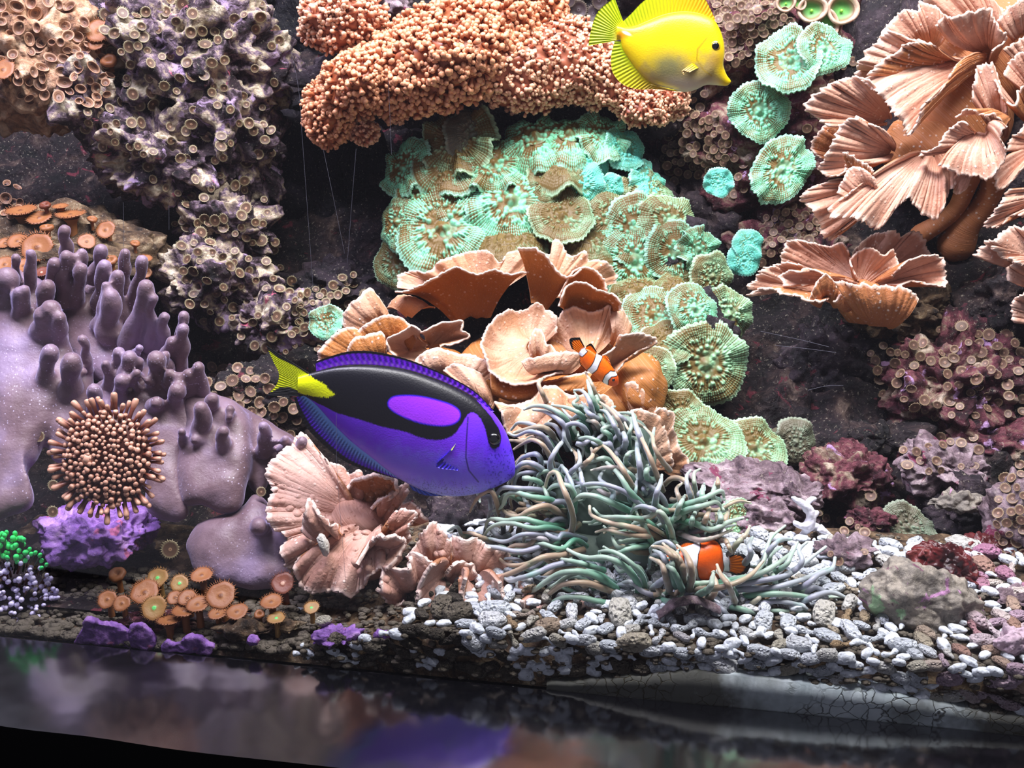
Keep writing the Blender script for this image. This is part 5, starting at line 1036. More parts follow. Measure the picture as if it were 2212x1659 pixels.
TZ = [
 [(900, 330), (880, 230), (850, 160), (815, 128), (772, 128)], [(935, 270), (890, 190), (870, 120), (855, 65)],
 [(770, 430), (740, 350), (690, 285), (600, 235), (520, 228), (450, 250)], [(740, 470), (710, 360), (650, 300), (580, 262), (510, 252)],
 [(880, 360), (810, 280), (730, 240), (630, 222)], [(950, 330), (860, 270), (840, 230), (820, 205)], [(940, 380), (900, 330), (835, 318)],
 [(660, 470), (620, 400), (560, 362), (490, 372), (385, 400)], [(650, 560), (610, 470), (560, 410), (480, 390), (400, 420), (350, 400)],
 [(645, 640), (610, 540), (560, 470), (500, 445), (440, 470), (385, 505)], [(560, 640), (555, 570), (520, 535), (440, 560), (395, 620)],
 [(620, 700), (560, 630), (480, 590), (420, 610), (380, 680), (348, 728)], [(600, 760), (530, 705), (440, 690), (490, 690), (492, 725), (470, 762)],
 [(640, 800), (540, 765), (420, 755), (320, 752), (280, 790), (260, 880)], [(690, 880), (620, 830), (500, 810), (390, 780), (340, 800), (310, 870), (255, 898)],
 [(700, 930), (600, 870), (500, 890), (420, 935), (350, 920), (308, 885)], [(700, 985), (580, 985), (450, 950), (340, 960), (240, 950), (205, 990), (215, 1020)],
 [(720, 1040), (620, 1005), (500, 1010), (380, 980), (280, 985), (220, 1020), (185, 1085)], [(720, 1050), (580, 1050), (440, 1050), (330, 1095), (220, 1075), (155, 1085)],
 [(740, 1075), (650, 1065), (560, 1125), (420, 1160), (260, 1132), (110, 1122), (45, 1155)], [(300, 960), (270, 830), (235, 770), (170, 800), (130, 850), (105, 905)],
 [(260, 1100), (170, 1065), (110, 1040), (48, 1038)], [(1150, 1475), (980, 1488), (800, 1450), (680, 1460), (600, 1510), (500, 1560), (470, 1580)],
 [(1110, 1450), (1000, 1410), (850, 1360), (700, 1370), (600, 1440), (540, 1490), (485, 1490)], [(1095, 1440), (960, 1340), (820, 1290), (680, 1300), (580, 1360), (480, 1425), (365, 1435)],
 [(1050, 1380), (900, 1295), (770, 1300), (650, 1370), (570, 1415), (540, 1392)], [(830, 1150), (700, 1180), (560, 1200), (440, 1265), (330, 1310), (200, 1330), (120, 1370)],
 [(1170, 1480), (1180, 1370), (1100, 1260), (980, 1200), (860, 1200), (770, 1170), (695, 1125)], [(1230, 1430), (1210, 1320), (1120, 1220), (1020, 1160), (930, 1160), (945, 1190)],
 [(760, 1180), (640, 1230), (560, 1200), (460, 1240), (340, 1240), (250, 1160)], [(900, 1250), (760, 1230), (640, 1250), (520, 1300), (420, 1330), (340, 1340), (225, 1225)],
 [(560, 1350), (530, 1330), (520, 1310), (590, 1350), (640, 1330), (650, 1305)], [(960, 1280), (800, 1230), (700, 1210), (660, 1190)],
 [(745, 1060), (765, 960), (740, 850), (690, 730), (660, 655), (610, 670), (580, 770)], [(700, 650), (630, 640), (620, 580), (660, 500), (700, 450), (708, 395)],
 [(860, 460), (850, 390), (790, 340), (720, 355), (705, 420), (735, 480), (755, 515)], [(1000, 530), (930, 460), (860, 430), (805, 435), (795, 395)],
 [(730, 730), (745, 660), (800, 600), (808, 560), (798, 510)], [(800, 640), (850, 590), (890, 545), (880, 500)], [(770, 900), (770, 800), (730, 740), (640, 740), (590, 790)],
 [(840, 800), (820, 700), (810, 640), (800, 620)], [(1290, 960), (1150, 820), (1020, 745), (880, 725), (720, 760), (690, 735)], [(1190, 930), (1060, 870), (920, 810), (820, 800), (760, 840), (700, 848)],
 [(1345, 1095), (1260, 1045), (1120, 1000), (980, 970), (880, 925), (870, 870)], [(1340, 1045), (1220, 960), (1080, 940), (950, 935), (895, 885)], [(1240, 890), (1130, 780), (1060, 670), (1000, 610), (950, 565)],
 [(1200, 830), (1120, 700), (1060, 600), (980, 500), (900, 460)], [(1160, 700), (1080, 640), (1000, 620), (880, 640)], [(1340, 1060), (1200, 1060), (1060, 1040), (980, 1020), (910, 1035)],
 [(1290, 1110), (1130, 1140), (1040, 1170), (960, 1130)], [(1410, 1110), (1380, 990), (1320, 905), (1250, 935), (1185, 940), (1170, 905)], [(1370, 1010), (1300, 905), (1210, 870), (1150, 890), (1130, 930)],
 [(1470, 1300), (1420, 1160), (1370, 1100), (1300, 1110), (1260, 1140), (1262, 1170)], [(1200, 750), (1195, 640), (1175, 520), (1170, 430)], [(1340, 770), (1300, 670), (1250, 540), (1190, 420), (1120, 380), (1095, 335)],
 [(1385, 640), (1320, 560), (1280, 480), (1270, 420), (1220, 365)], [(1240, 560), (1180, 400), (1140, 260)], [(1100, 500), (1040, 380), (980, 270), (920, 255)], [(1100, 450), (1060, 330), (1000, 250), (930, 200)],
 [(1000, 500), (1000, 420), (950, 380), (1010, 360), (1050, 400)], [(1080, 520), (1100, 460), (1085, 400), (1060, 380)], [(1130, 620), (1100, 580), (1120, 530), (1170, 515)],
 [(1360, 885), (1480, 860), (1600, 820), (1680, 780), (1720, 775), (1730, 825)], [(1380, 965), (1480, 900), (1600, 865), (1680, 842), (1725, 890)], [(1420, 950), (1540, 980), (1650, 1020), (1760, 970), (1850, 945)],
 [(1440, 1040), (1560, 1085), (1660, 1070), (1780, 1020)], [(1350, 730), (1400, 690), (1470, 700), (1515, 770), (1540, 870)], [(1285, 880), (1300, 780), (1320, 730), (1332, 670)],
 [(1290, 700), (1240, 690), (1235, 640), (1280, 625), (1300, 660)], [(1540, 870), (1500, 760), (1490, 680), (1515, 640)], [(1610, 860), (1590, 800), (1595, 740)],
 [(1420, 960), (1440, 880), (1480, 800)], [(1520, 1010), (1530, 940), (1560, 890)], [(1590, 1020), (1610, 960), (1640, 880)], [(1690, 1010), (1710, 950), (1700, 900)],
 [(1760, 1180), (1820, 1100), (1870, 1050), (1895, 1000)], [(1500, 1390), (1470, 1310), (1440, 1260), (1395, 1240)], [(1450, 1400), (1520, 1310), (1510, 1220), (1440, 1120)],
 [(1255, 1440), (1380, 1480), (1440, 1470), (1470, 1400), (1460, 1330)], [(1270, 1400), (1330, 1350), (1400, 1300), (1430, 1260)], [(1400, 1380), (1500, 1370), (1600, 1360), (1680, 1350)],
 [(1820, 1490), (1800, 1420), (1740, 1330), (1690, 1290), (1685, 1245)], [(1640, 1480), (1600, 1400), (1500, 1390), (1480, 1380)], [(1560, 1480), (1650, 1450), (1680, 1380), (1660, 1310), (1655, 1290)],
 [(1560, 1430), (1680, 1500), (1750, 1560), (1800, 1640)], [(1230, 1620), (1250, 1570), (1320, 1530), (1390, 1500)],
 [(1500, 1370), (1700, 1380), (1860, 1330), (1970, 1250), (2010, 1120), (2040, 1060), (2120, 995)], [(1600, 1380), (1800, 1340), (1960, 1300), (2080, 1230), (2180, 1150)],
 [(1620, 1400), (1800, 1370), (2000, 1340), (2150, 1300), (2300, 1190), (2380, 1130)], [(1640, 1430), (1850, 1400), (2050, 1390), (2250, 1330), (2400, 1260)], [(1700, 1460), (1900, 1440), (2100, 1430), (2300, 1450), (2480, 1450)],
 [(1700, 1490), (1900, 1490), (2100, 1480), (2250, 1520), (2320, 1620), (2350, 1650)], [(1600, 1500), (1800, 1520), (1950, 1560), (2080, 1620), (2140, 1680)], [(1700, 1510), (1900, 1530), (2100, 1540), (2300, 1540), (2420, 1550)],
 [(1860, 1530), (1900, 1500), (1960, 1450), (1965, 1410)], [(2040, 1430), (2060, 1370), (2040, 1310), (2005, 1260)], [(1850, 1250), (1900, 1180), (1890, 1120), (1910, 1070)], [(1960, 1260), (2000, 1180), (2080, 1090), (2160, 1080)],
 [(1980, 1330), (2120, 1250), (2160, 1180), (2200, 1100)], [(2060, 1350), (2180, 1280), (2230, 1220), (2210, 1150), (2260, 1100)], [(2100, 1400), (2240, 1380), (2330, 1310), (2420, 1270), (2440, 1200)],
 [(1700, 1090), (1740, 1090), (1770, 1150), (1790, 1170)], [(2060, 1500), (2200, 1490), (2400, 1420), (2560, 1480)], [(2140, 1560), (2240, 1580), (2230, 1640)],
]
DC, DR = np.array([1405., 1120.]), np.array([430., 270.])
def Yan(px, py):
    base = float(np.interp(py, [830, 950, 1100, 1200, 1300, 1400], [.705, .69, .662, .638, .610, .585])); q = ((px-DC[0])/DR[0])**2+((py-DC[1])/DR[1])**2
    return base-.035*max(0, 1-q)-.10*(px-1300)/1106*.55
an = thing('snakelocks_anemone', at(1400, 1300, .60), 'sprawling grey-green anemone with long curling tentacles on the gravel', 'anemone')
A = Acc()
for (px, py, rx, ry) in ((1300, 1100, 130, 120), (1420, 1180, 140, 90), (1340, 980, 80, 90), (1480, 1270, 90, 35), (1250, 1200, 110, 70), (1700, 1270, 70, 30)):
    Y = Yan(px, py)+.05; V, F = ico(3); k = 1+.2*fbm(V*2+px, 2, 3); A.add(V*k[:, None]*np.array([rx*mpp(Y), .025, ry*mpp(Y)])+at(px, py, Y), F)
V, F, C = A.get(); part('column', V, F, M_acol, an)
def tentacle(P2, seed, r0, dY=0.):
    n = 26; P = crom(P2, n); q = np.linspace(0, 1, n); g = np.random.default_rng(seed)
    Yb = np.array([Yan(*p) for p in P]); lift = .020*np.sin(math.pi*np.clip(q*1.05, 0, 1))**1.0
    Y = Yb[0]*(1-q)+Yb*q+.016*(1-q)-lift+dY+.007*n1(q*3+seed, 3)
    gy = [glassY((p[0]-W/2)/FPX*.62)+.012 for p in P]; Y = np.maximum(Y, gy)
    X = at_arr(P, Y); Rr = r0*np.interp(q, [0, .3, .75, .93, 1], [1.2, 1.05, .78, .55, .5])*(1+.06*np.sin(q*40+seed))
    V, F, s = tube(X, Rr, 8); part('tentacle', V, F, M_ten, an, np.stack([s, s*0, s*0], 1))
FRONT = [[(1480, 1330), (1460, 1250), (1400, 1170), (1340, 1110)], [(1460, 1400), (1430, 1330), (1385, 1260), (1300, 1225)], [(1510, 1400), (1525, 1300), (1490, 1180), (1430, 1120)], [(1400, 1340), (1370, 1250), (1330, 1180), (1280, 1150)], [(1450, 1310), (1400, 1200), (1340, 1140), (1270, 1125)],
 [(1420, 1380), (1400, 1300), (1400, 1220), (1440, 1150)], [(1470, 1360), (1470, 1280), (1440, 1200), (1390, 1150), (1360, 1140)], [(1800, 1480), (1760, 1380), (1710, 1310), (1685, 1245)], [(1560, 1440), (1640, 1390), (1655, 1330), (1665, 1290)], [(1500, 1400), (1640, 1400), (1780, 1370), (1900, 1310), (1980, 1220)], [(1380, 1400), (1350, 1300), (1330, 1240), (1260, 1200)]]
TP = [zz(ZB, p) for p in TZ]
for i, p in enumerate(FRONT): tentacle(zz(ZB, p), 300+i, random.uniform(.0019, .0023), dY=-.022)
for i, p in enumerate(TP): tentacle(p, i, random.uniform(.0017, .0023))
g = np.random.default_rng(21); roots = np.array([p[0] for p in TP]); kk = 0
while kk < 185:
    j = int(g.integers(len(TP))); p = TP[j].copy(); d = g.normal(0, 26, 2); a = g.normal(0, .16); sc_ = g.uniform(.55, .95)
    if p[0][0] > 1480 and 1150 < p[0][1] < 1290 and kk % 2: continue
    R2 = np.array([[math.cos(a), -math.sin(a)], [math.sin(a), math.cos(a)]]); p = p[0]+d+(p-p[0])@R2.T*sc_; p[1:] += g.normal(0, 7, p[1:].shape)
    c_ = p[-1]
    if 1485 < c_[0] < 1625 and 1165 < c_[1] < 1255: continue
    m_ = p.mean(0)
    if 1480 < m_[0] < 1630 and 1160 < m_[1] < 1260: continue
    tentacle(p, 500+kk, g.uniform(.0015, .0021), dY=.008+g.uniform(0, .012)); kk += 1
# ================================================================== gravel bed
glen = np.linalg.norm(GB-GA)
def gp(s, d, z):      # s metres along the glass from GA, d metres behind it
    s = np.asarray(s, float); p = GA[None]+gd[None]*np.atleast_1d(s)[:, None]-gn[None]*np.atleast_1d(d)[:, None]; p[:, 2] = z; return p
def spx(px):          # photo x on the sill line -> s
    p = atz(px, float(np.interp(px, [-260, 2500], [1350, 1618])), 0); return float((p-GA)@gd)
BH_x = [spx(v) for v in (-200, 300, 600, 900, 1300, 1700, 2212, 2450)]; BH_z = [.0, .0, .006, .032, .036, .038, .040, .040]
def bedtop(s, d): return np.interp(s, BH_x, BH_z)+np.clip(d-.01, 0, 1)*.06
ns_, nd = 320, 60
S, Dp = np.meshgrid(np.linspace(spx(-240), spx(2460), ns_), np.linspace(0, 1, nd)**1.6*.165+.012, indexing='ij'); S = S.ravel(); Dp = Dp.ravel()
P = gp(S, Dp, 0); P[:, 2] = bedtop(S, Dp)-.006+.003*fbm(P*70, 3, 4)
base = P.reshape(ns_, nd, 3)[:, :1].copy(); base[..., 2] = -.005; base += gn*.002; V = np.concatenate([base, P.reshape(ns_, nd, 3)], 1).reshape(-1, 3)
bed = solid('floor', V, grid_faces(ns_, nd+1), M_brown, kind='structure'); bed.name = 'gravel_floor'; props(bed, 'brown grit under the loose white rubble'); reg(V, grid_faces(ns_, nd+1))
# ---- crackled sand packed against the glass
t = NT('crackled_sand'); co = t.coord(); wv = t.n('ShaderNodeTexNoise', {'Vector': co, 'Scale': 60., 'Detail': 3.}).outputs['Color']; e = t.vor(125, t.n('ShaderNodeVectorMath', {0: co, 1: t.n('ShaderNodeVectorMath', {0: wv, 'Scale': .012}, operation='SCALE').outputs[0]}, operation='ADD').outputs[0], 'DISTANCE_TO_EDGE'); cr = t.ramp(e, [(.0, 0.), (.05, 1.)]); brk = t.ramp(t.noise(22, 3, .5, co), [(.46, 1.), (.58, 0.)]); cr = t.math('MAXIMUM', cr, brk)
c = t.mix(cr, '#3c3c38', t.ramp(t.noise(60, 4, .6, co), [(.3, '#b6c4c6'), (.7, '#d8e2e4')])); sx = t.n('ShaderNodeSeparateXYZ', {0: co}).outputs
al = t.math('ADD', t.math('ABSOLUTE', t.math('MULTIPLY', t.math('SUBTRACT', sx[0], .035), 5.2)), t.math('MULTIPLY', t.noise(24, 4, .6, co), 1.1)); c = t.mix(t.ramp(al, [(.72, 0.), (.98, .85)]), c, '#3b3216')
M_sand = t.fin(c, .7, t.bump(t.math('ADD', cr, t.math('MULTIPLY', t.noise(200, 4), .3)), .5, .0015), .3)
n_ = 260; sv = np.linspace(spx(1180), spx(2330), n_); hs = np.interp(sv, [spx(v) for v in (1180, 1300, 1500, 1700, 1900, 2100, 2330)], [.004, .010, .023, .022, .020, .013, .010])+.0016*n1(sv*160, 3, 3)
rows = [gp(sv, .0015, -.002), gp(sv, .0012, hs*.5), gp(sv, .0013, hs-.0008), gp(sv, .003, hs), gp(sv, .012, hs+.001), gp(sv, .014, -.002)]
V = np.stack(rows, 1).reshape(-1, 3); sand = solid('sand_layer', V, grid_faces(n_, len(rows)), M_sand, 'pale crackled sand packed against the front pane under the pebbles', 'sand', kind='stuff')
# ---- loose coral rubble
def peb_mat(name, stops, bump=.6, k=1.):
    t = NT(name); co = t.coord(); co = t.n('ShaderNodeVectorMath', {0: co, 'Scale': k}, operation='SCALE').outputs[0]; oi = t.n('ShaderNodeObjectInfo').outputs['Random']
    c = t.ramp(oi, stops); c = t.mix((.5 if k == 1 else .22), c, t.ramp(t.noise(180, 5, .65, co), [(.34, '#5a564e'), (.5, '#ffffff'), (.7, '#ffffff')]), 'MULTIPLY')
    pit = t.vor(420, co); h = t.math('ADD', t.math('MULTIPLY', t.ramp(pit, [(.0, 0.), (.45, 1.)]), .6), t.noise(260, 5, .6, co))
    return t.fin(c, .75, t.bump(h, bump, (.03 if k < 1 else .0014)), .25)
SPW =  [(0., '#e0e5ec'), (.35, '#d0d7de'), (.6, '#e6e8ea'), (.88, '#b9b3a2'), (.96, '#9c8260'), (1., '#cdd3e2')]
SPD =  [(0., '#6f675a'), (.3, '#4b443c'), (.6, '#8b8170'), (.85, '#39332e'), (1., '#7c7364')]  # darker brown-grey tones for the left end, the lower front rows and the grit
SPP =  [(0., '#cfc0c4'), (.3, '#b99cae'), (.55, '#d8cbc0'), (.75, '#a98872'), (.9, '#b57f9c'), (1., '#dcd4d0')]
M_pw, M_pd, M_pp = peb_mat('white_rubble', SPW), peb_mat('dark_rubble', SPD, .9), peb_mat('pinkish_rubble', SPP)
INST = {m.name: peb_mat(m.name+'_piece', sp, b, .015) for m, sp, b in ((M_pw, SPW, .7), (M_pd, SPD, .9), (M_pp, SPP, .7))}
def peb_shape(k):
    g = np.random.default_rng(k); D, F = ico(3)
    if k % 5 == 4:       # bent finger of coral rubble
        q = np.linspace(0, 1, 9); P = np.stack([q*2-1, .35*np.sin(q*2.2+k), .15*np.cos(q*3+k)], 1); V, F, _ = tube(P, .30+.10*np.sin(q*7+k)*np.ones(9), 10); n = len(V); V = np.concatenate([V, [P[0]-[.2, 0, 0]]]); F = [F, np.array([[n, (i+1) % 10, i] for i in range(10)])]
        V = V+norm(V)*(.10*fbm(V*3+k, 3, k))[:, None]; return V*np.array([.9, 1, 1]), F
    a = g.uniform(.42, .62); b = g.uniform(.36, .5)
    if k % 5 == 1: a, b = g.uniform(.6, .8), g.uniform(.5, .65)
    V = np.sign(D)*np.abs(D)**.85; V = V*(1+.30*fbm(D*1.3+k*5, 2, k)+.10*fbm(D*4+k, 2, k))[:, None]*np.array([1, a, b]); return V, F
PSH = [peb_shape(k) for k in range(15)]
PM = {}
def pebble(p, L, ax, nrm_, mat, label=None, group=None):
    k = int(rng.integers(15)); key = (k, mat.name)
    if key not in PM: PM[key] = new_mesh('rubble_pebble', PSH[k][0]*.5, PSH[k][1], INST[mat.name])
    o = bpy.data.objects.new('rubble_pebble', PM[key]); COL.objects.link(o)
    x = norm(ax); z = norm(nrm_-x*(nrm_@x)); y = np.cross(z, x); o.rotation_euler = Matrix(np.stack([x, y, z], 1)).to_euler()
    o.location = p; o.scale = (L, L*random.uniform(.85, 1.1), L*random.uniform(.85, 1.1))
    return props(o, label, 'pebble', group)
PEB = np.zeros((6000, 4)); NP = [0]
g = np.random.default_rng(11)
def try_add(p, L, f=.60):
    Q = PEB[:NP[0]]
    if len(Q) and (((Q[:, :3]-p)**2).sum(1) < (f*.5*(L+Q[:, 3]))**2).any(): return False
    PEB[NP[0], :3] = p; PEB[NP[0], 3] = L; NP[0] += 1; return True
WH = [('below the left side of the anemone', 1250), ('below the middle of the anemone', 1500), ('below the clownfish in the anemone', 1700), ('between anemone and flat grey rock', 1880), ('in front of the flat grey rock', 2400)]
LW, LD, LP = 'small white coral rubble pebble loose in the front gravel bed', 'small dark grey rubble piece in the front gravel', 'small pinkish rubble pebble among the gravel at the right'
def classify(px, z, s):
    if px < 1010+g.normal(0, 25): return M_pd, LD, 'dark rubble pieces in the front gravel'
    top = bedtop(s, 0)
    if px < 1420+g.normal(0, 40) and z < top-.010-.008*max(0, (1300-px)/300): return M_pd, LD, 'dark rubble pieces in the front gravel'
    if px > 2060+g.normal(0, 60): return M_pp, LP, 'pinkish rubble pebbles at the right'
    wh = next(w for w, lim in WH if px < lim); return M_pw, 'white rubble pebble %s %s' % ('pressed against the pane' if z < top else 'on the gravel', wh), 'white rubble pebbles %s' % wh
todo = []
for it in range(2600):            # against the glass
    px = g.uniform(640, 2300); s = spx(px); lo = np.interp(px, [640, 1180, 1300, 1500, 1700, 1900, 2100, 2330], [.002, .003, .009, .021, .020, .018, .012, .009]); hi = bedtop(s, 0)
    if hi-lo < .004: continue
    z = g.uniform(lo+.001, hi+.001); L = float(np.clip(g.lognormal(math.log(.0135), .28), .008, .023)); p = gp(s, .0045+L*.16, z)[0]
    if try_add(p, L, .58): todo.append((p, L, gd*math.cos(a_ := g.normal(0, .32))+np.array([0, 0, math.sin(a_)]), gn, px, z, s))
for it in range(5200):            # on the top of the bed
    px = g.uniform(900, 2300); d = .010+g.uniform(0, 1)**1.2*.14; s = spx(px)+g.uniform(-.02, .02); L = float(np.clip(g.lognormal(math.log(.0145), .28), .008, .026)); z = bedtop(s, d); p = gp(s, d, z+L*.08)[0]
    x_ = p[0]/p[1]
    if try_add(p, L, .60): todo.append((p, L, gd*math.cos(a_ := g.uniform(0, 3.14))+gn*math.sin(a_), np.array([0, 0, 1.]), 1106+p[0]/(p[1]*CT+(CAMZ-p[2])*ST)*FPX, z+.03, s))
todo.sort(key=lambda q: -q[1]*(1 if q[0][1] < .62 else .75))
rest = Acc()
for i, (p, L, ax, nv_, px, z, s) in enumerate(todo):
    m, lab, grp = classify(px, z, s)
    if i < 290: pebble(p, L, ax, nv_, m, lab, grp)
    else:
        k = int(g.integers(15)); x = norm(ax); zc = norm(nv_-x*(nv_@x)); R3 = np.stack([x, np.cross(zc, x), zc], 1); rest.add(p+(PSH[k][0]*.5*L)@R3.T, PSH[k][1])
print('PEBBLES', len(todo))
if rest.n:
    V, F, C = rest.get(); solid('rubble_bed', V, F, M_pw, 'remaining small white rubble of the gravel bed', 'gravel', kind='stuff')
grit = Acc(); D, F = ico(1)
for i in range(3200):
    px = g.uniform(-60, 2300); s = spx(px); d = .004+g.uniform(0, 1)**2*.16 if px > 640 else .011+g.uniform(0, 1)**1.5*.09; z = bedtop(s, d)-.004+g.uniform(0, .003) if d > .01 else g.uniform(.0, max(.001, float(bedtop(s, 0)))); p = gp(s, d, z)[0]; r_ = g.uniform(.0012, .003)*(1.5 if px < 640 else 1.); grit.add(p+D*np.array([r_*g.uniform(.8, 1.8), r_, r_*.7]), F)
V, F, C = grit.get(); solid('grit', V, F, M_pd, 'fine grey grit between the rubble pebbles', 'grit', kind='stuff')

# ================================================================== things lying in front
rock(1990, 1302, 158, 92, .568, M_grey, 'flat grey rock speckled with pink on the gravel at the right', seed=41, crag=.0035, fine=.0015, amp=.24, tilt=-.35, depth=.5, pits=.004)
t = NT('red_algae'); M_red = t.fin(t.ramp(t.noise(40, 6), [(.35, '#2a0d10'), (.55, '#5a1c1e'), (.7, '#7a3a34')]), .4, t.bump(t.noise(200, 6), .5, .002), .5)
rock(2045, 1230, 95, 52, .605, M_red, 'dark red algae covered slab behind the flat grey rock', seed=42, crag=.004, tilt=-.6, depth=.5, pits=.002)
rock(2130, 1195, 95, 45, .645, M_red, 'dark red algae covered rock below the right cave', seed=43, crag=.006, depth=.6, pits=.004)
rock(2190, 1390, 50, 36, .525, M_pp, 'pink crusted stone at the right edge of the gravel', sub=5, seed=44, crag=.003, depth=.6)
rock(1830, 1185, 70, 26, .635, M_mauve, 'low mauve stone right of the white coral fragment', sub=5, seed=45, crag=.004)
rock(735, 1372, 60, 34, .580, M_purple, 'purple knobbly crust in front of the mauve leather coral', sub=5, seed=46, crag=.006, amp=.5)
rock(548, 1382, 15, 13, .584, M_purple, 'tiny lilac coralline knob beside the sill', sub=4, seed=47, crag=.001, fine=.001, pits=.001)
rock(830, 1370, 26, 20, .574, M_purple, 'small purple knob right of the purple crust', sub=4, seed=48, crag=.002, fine=.001, pits=.002)
for (px, py, L, lab) in ((830, 1318, 26, 'amber brown pebble under the mauve leather coral'), (700, 1345, 40, 'pale rounded pebble left of the purple crust'), (650, 1322, 34, 'cream pebble at the end of the button polyps'), (890, 1316, 22, 'rust brown pebble beside the peach leather coral')):
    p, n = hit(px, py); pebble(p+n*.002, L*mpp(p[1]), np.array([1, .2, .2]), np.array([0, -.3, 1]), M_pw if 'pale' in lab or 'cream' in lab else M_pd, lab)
rock(330, 1350, 110, 26, .618, M_maroon, 'low maroon algae stone under the front button polyps', sub=5, seed=51, crag=.004, depth=.3)
rock(560, 1352, 100, 13, .60, M_brown, 'rusty rubble stone at the right of the front button polyps', sub=5, seed=52, crag=.005, depth=.3, pits=.006)
rock(1720, 1065, 70, 36, .715, M_mauve, 'pinkish stone under the shaded grey mushroom coral', sub=5, seed=53, crag=.006)
rock(1880, 1120, 60, 40, .70, M_maroon, 'maroon stone left of the flat dull mushroom coral', sub=5, seed=54, crag=.006)
rock(2060, 1085, 60, 26, .70, M_grey, 'grey block lying in the right cave', sub=5, seed=55, crag=.003, amp=.5, depth=.5)
rock(2200, 1290, 70, 26, .585, M_mauve, 'low mauve stone at the right edge above the pink one', sub=5, seed=56, crag=.004)
def plate(poly, Y, th, mat, label, name, cat, seed=0, edge=1.5):
    P = crom(np.array(poly, float), max(60, len(poly)*14), True); P = P+np.stack([n1(np.arange(len(P))*.35, seed, 3), n1(np.arange(len(P))*.35, seed+5, 3)], 1)*edge*2.4
    bm = bmesh.new(); vs_ = [bm.verts.new(at(x, y, Y)) for x, y in P]; f = bm.faces.new(vs_); r = bmesh.ops.extrude_face_region(bm, geom=[f])
    bmesh.ops.translate(bm, vec=(0, -th, 0), verts=[v for v in r['geom'] if isinstance(v, bmesh.types.BMVert)]); bmesh.ops.recalc_face_normals(bm, faces=bm.faces)
    bmesh.ops.triangulate(bm, faces=bm.faces); bm.verts.index_update(); V = np.array([v.co[:] for v in bm.verts]); F = np.array([[v.index for v in f_.verts] for f_ in bm.faces]); bm.free()
    V, F, N = remesh(V, F, .0010, 3); V = V+N*(.0016*fbm(V*150, 3, seed)+.0012*fbm(V*50, 2, seed))[:, None]; o = solid(name, V, F, mat)
    return props(o, label, cat)
Z6 = (0, 1200, 2.765)
for poly, Y, lab in (([(455, 505), (490, 440), (530, 360), (600, 385), (680, 395), (760, 420), (800, 470), (800, 530), (700, 520), (560, 508)], .600, 'large purple coralline shard leaning on the pane'),
                     ([(790, 400), (850, 395), (905, 430), (940, 490), (925, 540), (800, 530), (785, 460)], .5945, 'middle purple coralline shard on the pane'),
                     ([(985, 550), (1000, 490), (1060, 510), (1120, 470), (1200, 465), (1240, 505), (1290, 520), (1280, 555), (1235, 572), (1100, 560)], .588, 'long low purple coralline shard on the pane')):
    plate(zz(Z6, poly), Y+.006, .005, M_purple, lab, 'coralline_shard', 'shard', seed=int(Y*1000))
# white branching coral fragment
t = NT('bleached_coral'); M_wht = t.fin('#eceaf4', .6, t.bump(t.noise(220, 4), .5, .0015), .3)
ZW = (1472, 900, 2.962); A = Acc(); Yw = .668
for pts, r in (([(700, 512), (770, 555), (820, 600), (830, 650), (815, 700)], [3, 8, 9, 10, 12]), ([(800, 560), (830, 530), (850, 525)], [6, 7, 5]), ([(820, 690), (770, 700), (725, 680)], [9, 7, 6]), ([(815, 700), (780, 750), (740, 795)], [10, 7, 5]), ([(830, 700), (880, 720), (905, 785)], [11, 8, 5]), ([(880, 710), (930, 745), (968, 770)], [9, 6, 4]), ([(840, 640), (870, 620), (868, 600)], [6, 5, 3]), ([(780, 560), (790, 600)], [7, 5])):
    P = crom(at_arr(zz(ZW, pts), Yw+rng.uniform(-.004, .004)), 12); R = np.interp(np.linspace(0, 1, 12), np.linspace(0, 1, len(r)), r)*mpp(Yw); V, F, s = tube(P, R*1.15, 12); n = len(V); V = np.concatenate([V, [P[0]]]); A.add(V, [F, np.array([[n, (i+1) % 12, i] for i in range(12)])])
V, F, C = A.get(); V, F, N = remesh(V, F, .0011, 3); V = V+N*(.0007*fbm(V*300, 2, 3))[:, None]; solid('coral_fragment', V, F, M_wht, 'white branching coral skeleton fragment lying on the rubble', 'coral fragment')
# white pebble resting on the mauve leather coral, oyster shell in the gravel
V, F = PSH[0]; o = solid('rubble_pebble', at(699, 1176, .622)+(V*.5*.0165)@np.array([[.25, 0, .97], [0, 1, 0], [-.97, 0, .25]]).T, F, M_pw, 'white pebble resting on the mauve leather coral', 'pebble')
q = np.linspace(0, 1, 40); Pc = crom(at_arr(zz(ZB, [(1310, 1590), (1400, 1510), (1520, 1475), (1620, 1500), (1710, 1545)]), .560), 40); rows = [Pc+np.array([0, .012, -.004]), Pc+np.array([0, .006, .001]), Pc, Pc+np.array([0, -.001, -.0018]), Pc+np.array([0, .006, -.004]), Pc+np.array([0, .012, -.008])]
V = np.stack(rows, 1).reshape(-1, 3); V = V+.0016*np.stack([fbm(V*130, 2, 1), fbm(V*130, 2, 2), fbm(V*130, 2, 3)], 1); solid('oyster_shell', V, grid_faces(40, 6), M_mauve, 'arched grey oyster shell half sunk in the gravel before the anemone', 'shell')
